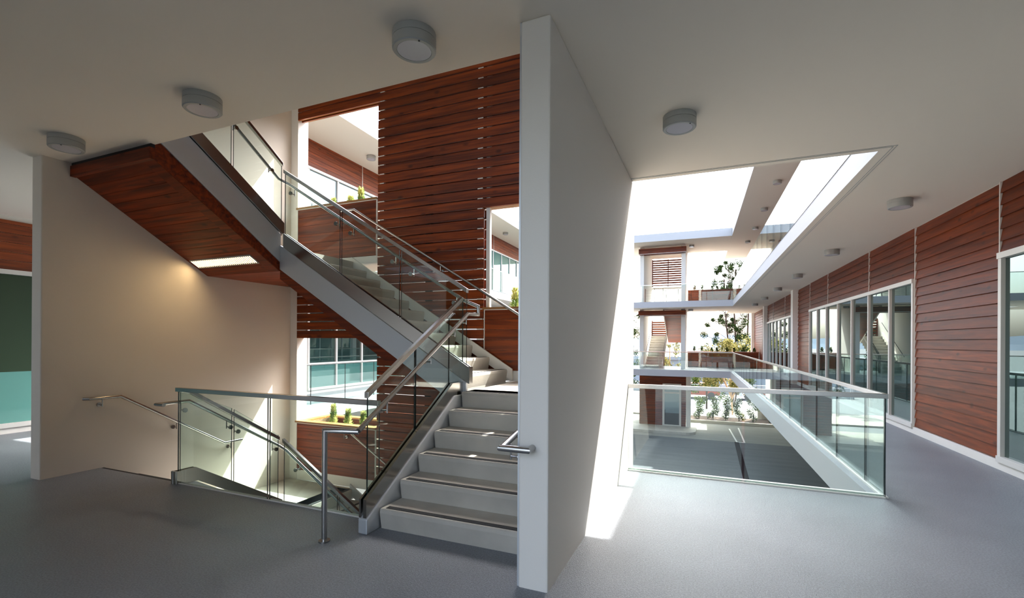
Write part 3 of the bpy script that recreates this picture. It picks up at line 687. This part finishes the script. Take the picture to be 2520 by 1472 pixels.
# well guard on this floor
yg = 3.385
g = thing('glass_guard', (-4.05, yg, 0), 'level glass guard with steel top rail at the edge of the stairwell', 'guard')
for a, b in ((-5.42, -4.05), (-4.02, -2.69)): gpane(g, (a, yg), (b, yg), -.02, -.02, 1.02, 1.02)
toprail(g, [(-5.45, yg, 1.055), (-2.69, yg, 1.055)], h=.045, mt='shoe')
m = MB(); m.box(-5.45, -2.67, yg-.02, yg-.008, 0, .012); m.box(-5.45, -2.67, yg+.008, yg+.02, 0, .012); m.build('base_channel', 'alu', g)
g = thing('glass_guard', (-5.42, 4, 0), 'sloping glass guard going down along the lower flight by the left wall', 'guard')
gpane(g, (-5.428, 3.41), (-5.428, 4.02), .03, -.2, nosd(3.41)+1.0-.07, nosd(4.02)+1.0+.03); gpane(g, (-5.428, 4.05), (-5.428, 4.70), -.22, -.62, nosd(4.05)+1.03, nosd(4.70)+1.0)
toprail(g, [(-5.428, 3.385, 1.055), (-5.428, 3.50, 1.03), (-5.428, 4.71, .27)], mt='shoe')
m = MB(); m.box(-5.457, -5.383, 3.335, 3.35, .0, .14); m.build('end_plate', 'steel_paint', g)
h = thing('handrail', (-5.52, 3.3, .9), 'round handrail clipped inside the lower glass guard, returning over the floor', 'handrail')
m = MB(); m.tube([(-5.40, 3.22, .882), (-5.52, 3.22, .882), (-5.52, 3.56, .882), (-5.52, 4.80, .118), (-5.46, 4.86, .05), (-3.9, 4.86, .05-1.56*.62)], .020, n=14); m.build('rail_tube', 'rail', h, smooth=True)
for y, z in ((3.47, .882), (4.02, .60), (4.12, .53), (4.68, .19)):
    m = clip(h, (-5.435, y, z-.09), (-1, 0, 0), (-5.52, y, z)); brk(m, h)
m = clip(h, (-5.2, 4.775, -.18), (0, 1, 0), (-5.2, 4.86, -.10)); brk(m, h)
g = thing('glass_guard', (-4.5, 4.768, -1), 'glass guard of the lowest flight seen down in the well', 'guard')
for a, b in ((-5.39, -4.45), (-4.42, -3.5)): gpane(g, (a, 4.768), (b, 4.768), n5(a)+.1, n5(b)+.1, n5(a)+1.08, n5(b)+1.08)
toprail(g, [(-5.41, 4.768, n5(-5.41)+1.13), (-3.4, 4.768, n5(-3.4)+1.13)], mt='shoe')

# courtyard guards, this floor
yg = 5.95
g = thing('glass_guard', (.3, yg, 0), 'level glass guard with bright steel rail between the fin wall and the right gallery', 'guard')
for a, b in ((-.93, .325), (.355, EX(yg)-.01)): gpane(g, (a, yg), (b, yg), -.02, -.02, 1.03, 1.03)
toprail(g, [(-.94, yg, 1.07), (EX(yg)+.02, yg, 1.07)], mt='stainless')
m = MB(); m.box(-.94, EX(yg), yg-.022, yg-.008, 0, .015); m.box(-.94, EX(yg), yg+.008, yg+.05, 0, .03); m.build('base_channel', 'alu', g)
g = thing('glass_guard', (EX(18), 18, 0), 'long glass guard with steel rail along the right gallery', 'guard')
js = [5.96]+[6.56+1.2*i for i in range(19)]+[29.0]
js = [j for j in js if j < 28.9]+[29.0]
for a, b in zip(js[:-1], js[1:]): gpane(g, (EX(a), a+.009), (EX(b), b-.009), -.02, -.02, 1.03, 1.03, .019)
toprail(g, [(EX(5.93), 5.93, 1.07), (EX(29), 29.0, 1.07)], mt='stainless')
m = MB(); m.prism([(EX(5.95)-.03, 5.95), (EX(5.95)-.008, 5.95), (EX(29)-.008, 29), (EX(29)-.03, 29)], 0, .02); m.prism([(EX(5.95)+.03, 5.95), (EX(5.95)+.008, 5.95), (EX(29)+.008, 29), (EX(29)+.03, 29)], 0, .012); m.build('base_channel', 'alu', g)
g = thing('glass_guard', (-3, YFAR, 0), 'distant glass guard across the far bridge on this floor', 'guard')
xs = [EX(29)-1.35*i for i in range(8)]
for a, b in zip(xs[1:], xs[:-1]): gpane(g, (a+.01, 29.02), (b-.01, 29.02), -.02, -.02, 1.03, 1.03)
toprail(g, [(EX(29), 29.02, 1.07), (LE(29), 29.02, 1.07)], mt='stainless')
g = thing('glass_guard', (-3, YFAR, L1), 'distant glass guard across the upper far bridge', 'guard')
for a, b in zip(xs[1:], xs[:-1]): gpane(g, (a+.01, 29.02), (b-.01, 29.02), L1-.02, L1-.02, L1+.98, L1+.98)
toprail(g, [(EX(29), 29.02, L1+1.0), (LE(29), 29.02, L1+1.0)], wv=.03, h=.03, mt='stainless')
g = thing('glass_guard', (EX(18), 18, L1), 'frameless glass guard along the upper right gallery against the sky', 'guard')
js = [6.56+1.21*i for i in range(19)]; js = [6.2]+[j for j in js if 6.4 < j < 28.8]+[29.0]
for a, b in zip(js[:-1], js[1:]): gpane(g, (EX(a), a+.009), (EX(b), b-.009), L1-.02, L1-.02, L1+1.0, L1+1.0, .02)
for z, lb in ((0, 'glass guard along the left gallery seen through the lower screen opening'), (L1, 'glass guard along the upper left gallery seen through the screen openings')):
    g = thing('glass_guard', (LE(18), 18, z), lb, 'guard')
    js = [6.4+1.22*i for i in range(19)]
    for a, b in zip(js[:-1], js[1:]): gpane(g, (LE(a), a+.006), (LE(b), b-.006), z-.02, z-.02, z+.98, z+.98)
    toprail(g, [(LE(6.3), 6.3, z+1.0), (LE(28.5), 28.5, z+1.0)], wv=.03, h=.03, mt='stainless')

# ------------------------------------------------------------------ lights
def lamp(x, y, z, label, first=[None]):
    if first[0] is None:
        t = thing('ceiling_light', (x, y, z), label, 'ceiling light', 'round surface lights')
        m = MB(); m.disc((x, y), .142, .142, z-.112, z, m=0); m.disc((x, y), .1455, .1455, z-.048, z-.002); m.build('housing', 'lamp_body', t, smooth=True)
        m = MB(); N = 32; A = []
        for r, zz in ((.1455, z-.051), (.1455, z-.110), (.138, z-.118), (.116, z-.118), (.112, z-.107)):
            A.append([(x+r*math.cos(6.28318*i/N), y+r*math.sin(6.28318*i/N), zz) for i in range(N)])
        vs = [p for a in A for p in a]; fs = [(k*N+i, k*N+(i+1) % N, (k+1)*N+(i+1) % N, (k+1)*N+i) for k in range(4) for i in range(N)]
        m.add(vs, fs); bz = m.build('bezel', 'lamp_body', t, smooth=True)
        m = MB(); m.disc((x, y), .113, .113, z-.116, z-.105); m.build('lens', 'lamp_glass', bz)
        m = MB(); m.disc((x+.095, y-.085), .006, .006, z-.122, z-.115, n=10); m.build('screw', 'gasket', bz)
        first[0] = t; return t
    c = copy_tree(first[0]); c.location = (x, y, z); c['label'] = label; return c
for x, y, lb in ((-1.85, 2.67, 'large round grey ceiling light nearest the camera, left of the fin'), (-4.0, 2.68, 'round grey ceiling light in the middle of the left ceiling'),
                 (-6.11, 2.69, 'round grey ceiling light at the top of the left wall'), (-.275, 4.56, 'round grey ceiling light right of the fin wall'),
                 (2.49, 8.4, 'nearest round ceiling light above the right gallery'), (2.445, 12.33, 'second round ceiling light along the right gallery'),
                 (2.36, 16.3, 'third round ceiling light along the right gallery'), (2.27, 20.0, 'fourth round ceiling light along the right gallery'),
                 (2.20, 23.85, 'fifth round ceiling light along the right gallery'), (2.10, 27.6, 'farthest round ceiling light along the right gallery')): lamp(x, y, H0, lb)
lamp(-1.15, 30.9, H0, 'small round light under the far bridge beside the stair tower')
for x, y, lb in ((2.22, 19.8, 'nearest round light under the roof above the upper right gallery'), (2.15, 23.6, 'second round light under the roof above the upper right gallery'), (2.08, 27.3, 'third round light under the roof above the upper right gallery'),
                 (1.95, 30.8, 'farthest round light under the roof at the gallery corner'), (-1.12, 30.9, 'round light under the far roof beside the stair tower'), (-2.95, 32.5, 'round light inside the top of the far stair tower'),
                 (-10.16, 12.3, 'round light under the left roof seen through the upper screen opening'), (-10.4, 23.7, 'round light under the left roof seen through the right screen opening')): lamp(x, y, H1, lb)
# warm recessed light in the wooden soffit
sn = lambda y: 2.535+.6069*(4.73-y)
t = thing('recessed_light', (-6.25, 4.5, 2.65), 'lit rectangular louvred light set in the wooden soffit', 'recessed light')
ya, yb = 4.437, 4.553
m = MB(); P = lambda y, d: sn(y)+d
def qd(m, x0, x1, y0, y1, d0, d1): m.hexa([(x0, y0, P(y0, d0)), (x0, y1, P(y1, d0)), (x1, y1, P(y1, d0)), (x1, y0, P(y0, d0))], [(x0, y0, P(y0, d1)), (x0, y1, P(y1, d1)), (x1, y1, P(y1, d1)), (x1, y0, P(y0, d1))])
qd(m, -6.87, -5.64, ya-.012, ya, -.012, .0); qd(m, -6.87, -5.64, yb, yb+.012, -.012, 0); qd(m, -6.87, -6.855, ya, yb, -.012, 0); qd(m, -5.655, -5.64, ya, yb, -.012, 0); m.build('bezel', 'lamp_body', t)
m = MB(); qd(m, -6.855, -5.655, ya, yb, -.003, -.001); m.build('diffuser', 'warm_lamp', t)
for i in range(31):
    x = -6.835+i*.039; m = MB(); qd(m, x, x+.015, ya, yb, -.012, -.004); m.build('louvre_blade', 'blade', t)

# ------------------------------------------------------------------ far stair tower
TX0, TX1, TX2, TX3 = -4.15, -3.72, -1.86, -1.45
TY0, TY1 = 30.6, 35.2
for nm, a, b in (('wall_back_left', TX0, TX0+.24), ('wall_back_right', TX3-.24, TX3)):
    for z0, z1 in ((0, H0), (L1, H1)):
        m = MB(); m.box(a, b, TY0, TY1, z0, z1); S(m.build(nm, 'white'))
m = MB(); m.box(TX0+.22, TX3-.22, 33.5, TY1, H1, H1+.3); S(m.build('trim_11', 'ceil'))
for z0, z1, lb in ((7.10, 7.43, 'red wooden beam across the top of the far stair tower'), (3.27, 3.56, 'red wooden beam under the upper far bridge')):
    b = thing('wood_beam', ((TX0+TX3)/2, TY0-.2, z0), lb, 'beam')
    m = MB(); m.box(TX0-.05, TX3+.05, TY0-.25, TY0, z0, z1); m.build('beam_face', 'wood_x', b)
    m = MB(); m.box(TX0+.1, TX3-.1, TY0, TY0+.3, z0-.02, z0+.1); m.build('beam_back', 'wood_x', b)
    m = MB(); m.box(TX0-.05, TX3+.05, TY0-.255, TY0-.25, z0-.012, z0+.012); m.build('metal_edge', 'alu', b)
lv = thing('louvre_screen', (-2.8, TY1, 5.5), 'louvred wooden screen at the top of the far stair tower', 'screen')
for i in range(12):
    z = 5.62+i*.158; m = MB(); m.box(TX0+.22, TX3-.22, TY1-.1, TY1-.06, z, z+.105); m.build('slat', 'wood_x', lv)
for x in (TX0+.25, -2.85): m = MB(); m.box(x, x+.06, TY1-.13, TY1-.1, 5.55, 7.5); m.build('post', 'wood_x', lv)
m = MB(); m.box(TX0+.22, TX3-.22, TY1-.12, TY1-.05, 5.38, 5.5); m.build('sill_bar', 'white', lv)
lv = thing('louvre_screen', (-3.3, TY1, 2.5), 'louvred wooden screen behind the far stairs at mid height', 'screen')
for i in range(7):
    z = 2.02+i*.158; m = MB(); m.box(TX0+.24, -2.72, TY1-.1, TY1-.06, z, z+.10); m.build('slat', 'wood_x', lv)
m = MB(); m.box(TX0+.24, TX0+.3, TY1-.13, TY1-.1, 1.95, 3.15); m.build('post', 'wood_x', lv)
m = MB(); m.box(-2.66, -2.42, TY1-.1, TY1-.06, .3, 3.1)
fs_ = thing('far_staircase', (-3.3, 31.2, 0), 'distant straight stair inside the far tower climbing behind the glass guard', 'stairs')
steps(fs_, 1, 1, 31.2, 0, .17, .27, 12, TX0+.24, -2.80, strip=False)
m = MB(); ramp(m, 1, 31.1, .1, 34.3, 2.1, -.25, .18, TX0+.24, TX0+.30); ramp(m, 1, 31.1, .1, 34.3, 2.1, -.25, .18, -2.84, -2.78); m.build('stringer', 'white', fs_)
m = MB(); m.box(TX0+.24, TX3-.24, 34.2, TY1-.12, 1.88, 2.04); m.build('landing', 'concrete', fs_)
for xx in (-2.76, -2.70):
    m = MB(); m.tube([(xx, 31.1, 0), (xx, 31.1, .95), (xx, 34.2, 2.9), (xx, 34.2, 2.04)], .018, n=6); m.build('handrail', 'gasket', fs_)
m = MB(); m.tube([(TX0+.32, 31.1, .9), (TX0+.32, 34.2, 2.85)], .018, n=6); m.build('handrail', 'gasket', fs_)
for i in range(14):
    ya = 30.95+i*.24; za = 3.42-i*.13; m = MB(); ramp(m, 1, ya, za, ya+.235, za-.127, 0, .03, -2.72, TX3-.24); m.build('soffit_plank', 'wood_x', fs_)
m = MB(); ramp(m, 1, 30.9, 3.45, 34.3, 1.6, 0, .35, -2.78, -2.72); m.build('stringer', 'white', fs_)
# upper stair opening posts and cables
g = thing('cable_guard', (-3.3, 31.2, L1), 'thin cable guard with dark posts at the top of the far stairs', 'guard')
for x in (-3.86, -3.30, -2.80): m = MB(); m.box(x-.015, x+.015, 31.0, 31.03, L1, L1+1.0); m.build('post', 'gasket', g)
for i in range(9): m = MB(); m.tube([(-3.9, 31.0, L1+.1+i*.1), (-2.8, 31.0, L1+.1+i*.1)], .005, n=5); m.build('cable', 'stainless', g)
m = MB(); m.tube([(-2.80, 31, L1+.88), (-2.62, 31, L1+.86), (-2.58, 31.2, L1)], .018, n=6); m.tube([(-1.75, 31, L1+.9), (-1.88, 31, L1+.9), (-1.86, 31.2, L1)], .018, n=6); m.build('handrail', 'gasket', g)
# planters of the far bridge
for z, lb in ((0, 'long wood-clad planter at the back of the far bridge on this floor'), (L1, 'long wood-clad planter at the back of the upper far bridge')):
    p = thing('planter', (.6, 33.2, z), lb, 'planter')
    xs2 = [-1.42, -1.2, 0.08, 1.3, 2.75]
    for a, b in zip(xs2[:-1], xs2[1:]):
        for i in range(6): m = MB(); m.box(a+.015, b-.015, 33.0, 33.03, z+.06+i*.155, z+.06+i*.155+.15); m.build('plank', 'wood_x', p)
    m = MB(); m.box(-1.42, 2.75, 32.98, 33.5, z+.99, z+1.03); m.build('cap', 'wood_x', p)
    m = MB(); m.box(-1.40, 2.72, 33.05, 33.45, z+.0, z+.97); m.build('liner', 'soil', p)
    for i, x in enumerate((-1.0, -.55, .05, .35, .95, 1.35, 1.9, 2.5)):
        shrub((x, 33.25, z+1.0), .36 if i < 2 else .28, .13, 60, 'small upright shrub, %s from the left, in the long planter of the %s far bridge' % (('first', 'second', 'third', 'fourth', 'fifth', 'sixth', 'seventh', 'eighth')[i], 'upper' if z else 'lower'), 'shrubs on the %s far bridge' % ('upper' if z else 'lower'), mt='leaf_shrub', seed=60+i, leaf=.09, wd=.03, nm='potted_shrub')

# ground level room under the far tower
rm = thing('service_room', (-2.8, 31.6, G), 'red wood-clad ground level room with glazed door under the far tower', 'room')
for i in range(23):
    z = G+.12+i*.148
    for a, b in ((-4.25, -2.80), (-1.72, -1.42)) if z < -1.2 else ((-4.25, -1.42),):
        m = MB(); m.box(a, b, 31.40, 31.43, z, z+.142); m.build('plank', 'wood_x', rm)
m = MB(); m.box(-4.25, -1.42, 31.43, 35, G+.12, -.38); m.build('wall', 'white', rm)
m = MB(); m.box(-4.25, -2.80, 31.41, 31.46, G, G+.12); m.box(-1.72, -1.40, 31.41, 31.46, G, G+.12); m.build('plinth', 'concrete', rm)
m = MB()
for b in ((-2.82, -2.70, G, -1.0), (-1.82, -1.70, G, -1.0), (-2.70, -1.82, -1.10, -1.0), (-2.70, -1.82, -1.62, -1.52), (-2.70, -1.82, G, G+.22)): m.box(b[0], b[1], 31.34, 31.43, b[2], b[3])
dr = m.build('door', 'alu', rm)
m = MB(); m.box(-2.70, -1.82, 31.37, 31.39, G+.22, -2.85); m.build('lower_panel', 'gasket', dr)
m = MB(); m.box(-2.70, -1.82, 31.37, 31.39, -2.85, -1.62); m.box(-2.70, -1.82, 31.37, 31.39, -1.52, -1.10); m.build('glass', 'win_pale', dr)
m = MB(); m.tube([(-2.66, 31.3, -3.0), (-2.66, 31.25, -2.95), (-2.66, 31.25, -2.7), (-2.66, 31.3, -2.65)], .02, n=6); m.build('handle', 'gasket', dr)
m = MB(); m.box(-1.40, -1.14, 31.2, 31.5, G, -.38); S(m.build('trim_12', 'white'))
m = MB(); pts = [(-6, 31.4), (-6, 29.3), (-1.5, 29.3)]+[(-1.5+.7*math.sin(a), 30.0-.7*math.cos(a)) for a in [math.pi/2*i/6 for i in range(1, 7)]]+[(-.8, 31.4)]
m.prism(pts, G, G+.15); tag(m.build('walkway_curb', 'concrete'), 'rounded concrete walkway in front of the ground level room', 'curb')
# planting bed, sidewalk
b = thing('planting_bed', (0.6, 35, G), 'long planting bed with low curb beyond the parking floor', 'planting bed')
m = MB(); m.box(-1.3, 6, 34.3, 34.5, G, G+.18); m.build('curb', 'curb', b)
m = MB(); m.box(-1.3, 6, 34.5, 36.6, G, G+.14); m.build('soil', 'soil', b)
m = MB(); m.box(-12, 12, 36.6, 42, G-.02, G+.1); S(m.build('ground_walk', 'pave'), 'pale concrete walk beyond the planting bed', 'paving')
def leafball(root, centers, n, size, mt, seed, name='foliage'):
    rnd = random.Random(seed); m = MB()
    for i in range(n):
        c, r = rnd.choice(centers); d = Vector((rnd.gauss(0, 1), rnd.gauss(0, 1), rnd.gauss(0, 1))).normalized()*r*rnd.random()**.45
        p = Vector(c)+d; a = Vector((rnd.gauss(0, 1), rnd.gauss(0, 1), rnd.gauss(0, 1))).normalized()*size*rnd.uniform(.6, 1.3); bb = a.cross(Vector((rnd.gauss(0, 1), rnd.gauss(0, 1), rnd.gauss(0, 1)))).normalized()*size*.5
        m.add([p-a, p+bb, p+a, p-bb], [(0, 1, 2, 3)])
    return tag(m.build(name, mt, root), kind='stuff')
names = ['first shrub from the left in the ground planting bed', 'second shrub from the left in the ground planting bed', 'third shrub from the left in the ground planting bed', 'fourth shrub from the left in the ground planting bed', 'fifth shrub from the left in the ground planting bed', 'low dark shrub at the right end of the planting bed']
for i, x in enumerate((-.75, .15, .95, 1.75, 2.6, 4.2)):
    t = thing('ground_shrub', (x, 35.2, G+.12), names[i], 'shrub', 'ground bed shrubs' if i < 5 else None)
    m = MB(); m.tube([(x, 35.2, G+.1), (x+.02, 35.2, G+.7)], .03, n=6); m.build('stem', 'bark', t)
    if i < 5:
        rr = random.Random(90+i); cs = [((x+rr.uniform(-.22, .22), 35.2+rr.uniform(-.2, .2), G+.4+.22*k), .26) for k in range(6)]
        leafball(t, cs, 900, .05, 'leaf_shrub', 100+i)
    else: leafball(t, [((x, 35.2, G+.4), .4), ((x+.5, 35.3, G+.3), .35), ((x-.4, 35.3, G+.3), .3)], 380, .07, 'leaf_dark', 100+i)
def tree(nm, base, hts, clusters, n, size, lm, tm, label, seed, trunks, r=.1):
    t = thing(nm, base, label, 'tree')
    m = MB()
    for tr in trunks: m.tube([Vector(p) for p in tr], r, n=8)
    m.build('trunk', tm, t, smooth=True); leafball(t, clusters, n, size, lm, seed); return t
rr = random.Random(5); X, Y = 1.9, 44
br = []; cl = []
for k in range(120):
    z = rr.uniform(.8, 8.4); a = rr.uniform(0, 6.28); R0 = rr.uniform(.3, 2.6)*(1 if z < 6.5 else .75)
    cl.append(((X+math.cos(a)*R0, Y+math.sin(a)*R0, z), rr.uniform(.16, .42)))
    br.append([(X+rr.choice((-.5, .4)), Y, z-.8-R0*.2), (X+math.cos(a)*R0, Y+math.sin(a)*R0, z)])
t = tree('pine_tree', (X, Y, G), 0, cl, 24000, .06, 'leaf_pine', 'bark', 'tall open-branched dark pine beyond the far bridge', 6,
         [[(X-.2, Y, G), (X-.3, Y, -.5), (X-.7, Y, 3), (X-.9, Y, 7)], [(X-.2, Y, G), (X+.1, Y, 0), (X-.1, Y, 4), (X, Y, 7.8)], [(X-.1, Y, G), (X+.9, Y, 2), (X+1.0, Y, 5), (X+1.1, Y, 7.6)]], .06)
m = MB()
for b_ in br: m.tube(b_, .016, n=5)
m.build('branches', 'bark', t)
cl = [((1.5+rr.uniform(-1.9, 1.9), 38.4+rr.uniform(-.9, .9), rr.uniform(-2.0, 1.7)), rr.uniform(.3, .6)) for k in range(34)]
tree('leafy_tree', (1.5, 38.4, G), 0, cl, 5200, .085, 'leaf_yellow', 'pale_bark', 'sunlit yellow-green leafy tree in front of the pine', 8,
     [[(1.5, 38.4, G), (1.4, 38.4, -2.4), (.6, 38.4, -.4), (.2, 38.4, .9)], [(1.4, 38.4, -2.6), (2.1, 38.4, -1), (2.5, 38.4, 1)], [(1.4, 38.4, -2.4), (1.3, 38.4, -.5), (1.5, 38.4, 1.2)]], .06)
cl = [((-6.9+rr.uniform(-1.2, 1.2), 44+rr.uniform(-1, 1), rr.uniform(-3, 4.6)), rr.uniform(.3, .6)) for k in range(30)]
tree('pine_tree', (-6.9, 44, G), 0, cl, 4200, .08, 'leaf_pine', 'bark', 'pine left of the far stair tower beside the fin edge', 9, [[(-6.9, 44, G), (-6.8, 44, 1), (-6.9, 44, 4)]], .1)
cl = [((-2.9+rr.uniform(-.6, .7), 38+rr.uniform(-.5, .5), rr.uniform(-.6, 1.6)), rr.uniform(.15, .35)) for k in range(14)]
tree('leafy_tree', (-2.9, 38, G), 0, cl, 700, .08, 'leaf_yellow', 'pale_bark', 'thin young tree seen through the far stair tower', 10, [[(-2.9, 38, G), (-2.9, 38, 1.2)]], .04)
cl = [((-.3+rr.uniform(-1.1, 1.1), 41+rr.uniform(-.9, .9), rr.uniform(-3, -.8)), rr.uniform(.3, .5)) for k in range(16)]
tree('leafy_tree', (-.3, 41, G), 0, cl, 2200, .085, 'leaf_shrub', 'bark', 'low green tree behind the left end of the planting bed', 11, [[(-.3, 41, G), (-.3, 41, -1.5)]], .07)
# trees behind the camera (seen only as reflections)
for i, (x, y) in enumerate(((-14, -26), (-7, -30), (1, -28), (9, -25), (-22, -24))):
    cl = [((x+rr.uniform(-2.2, 2.2), y+rr.uniform(-2, 2), rr.uniform(-1, 3.5)), rr.uniform(.7, 1.2)) for k in range(12)]
    tree('street_tree', (x, y, G), 0, cl, 1500, .22, 'leaf_shrub', 'bark', 'street tree %s across the road behind the viewpoint' % ('far left', 'left', 'middle', 'right', 'outermost left')[i] if i != 4 else 'street tree outermost left behind the viewpoint', 20+i, [[(x, y, G), (x, y, 1)]], .15)

# wall and louvres at ground level below the end of the right wing
m = MB(); m.box(3.1, 9, 37.0, 37.2, G, -.4); S(m.build('wall_back_lower', 'wall_beige_shaded'))
m = MB(); m.box(3.0, 3.25, 36.7, 37.2, G, -.4); S(m.build('trim_13', 'white'))
v = thing('wall_vent', (4.5, 36.95, -2.2), 'slotted vent panel in the beige wall behind the low dark shrub', 'vent')
for i in range(6): m = MB(); m.box(3.6+i*.45, 3.78+i*.45, 36.95, 37.0, -2.9, -1.5); m.build('slot', 'lamp_body', v)
def car(x, y, col, label):
    t = thing('parked_car', (x, y, G), label, 'car')
    prof = [(-2.1, .35), (-2.15, .75), (-1.3, .92), (2.0, .95), (2.15, .7), (2.1, .35)]
    m = MB(); m.hexa([(x+a, y-.85, G+b) for a, b in prof], [(x+a, y+.85, G+b) for a, b in prof]); m.build('body', col, t, bevel=.05)
    prof = [(-1.2, .92), (-.6, 1.42), (.9, 1.45), (1.7, .95)]
    m = MB(); m.hexa([(x+a, y-.72, G+b) for a, b in prof], [(x+a, y+.72, G+b) for a, b in prof]); m.build('cabin', 'win_dark', t, bevel=.04)
    m = MB(); m.box(x-.6, x+.9, y-.68, y+.68, G+1.41, G+1.47); m.build('cabin_top', col, t)
    for dx in (-1.35, 1.35):
        for dy in (-.86, .68): m = MB(); m.tube([(x+dx, y+dy, G+.33), (x+dx, y+dy+.18, G+.33)], .33, n=16); m.build('wheel', 'rubber', t)
mat('car_red', srgb('9a3a24'), .3, coat=.6); mat('car_white', srgb('c9ccd0'), .3, coat=.6)
car(-1.3, 50, 'car_red', 'red car parked across the street behind the leftmost bed shrubs')
car(4.6, 50.5, 'car_white', 'white car parked across the street behind the planting bed')
# distant building and hills
b = thing('building', (4, 66, G), 'low blue-grey building with green-tinted windows beyond the trees', 'building')
m = MB(); m.box(-14, 22, 64, 74, G, -.6); m.build('wall', 'blue_wall', b)
m = MB(); m.box(-14.3, 22.3, 63.7, 74.3, -.6, -.2); m.build('roof', 'roofing', b)
for i in range(7): x = -11+i*4.6; m = MB(); m.box(x, x+1.8, 63.94, 64, -2.6, -1.3); m.build('window', 'win_teal', b)
m = MB(); m.box(-12, 10, 55, 55.2, G, G+1.0); tag(m.build('low_wall', 'fascia'), 'low pale wall across the street', 'wall')
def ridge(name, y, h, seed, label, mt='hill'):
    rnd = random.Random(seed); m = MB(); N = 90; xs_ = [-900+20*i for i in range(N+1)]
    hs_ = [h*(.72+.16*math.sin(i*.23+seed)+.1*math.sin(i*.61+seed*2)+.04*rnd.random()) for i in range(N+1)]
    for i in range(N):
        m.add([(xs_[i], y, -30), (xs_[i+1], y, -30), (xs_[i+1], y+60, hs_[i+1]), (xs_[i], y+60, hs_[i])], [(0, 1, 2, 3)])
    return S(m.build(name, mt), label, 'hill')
ridge('hill_ridge', 700, 15, 3, 'low ridge on the horizon, haze in its colour')
ridge('hill_ridge', 520, 2, 8, 'nearer slope below the ridge, haze in its colour')
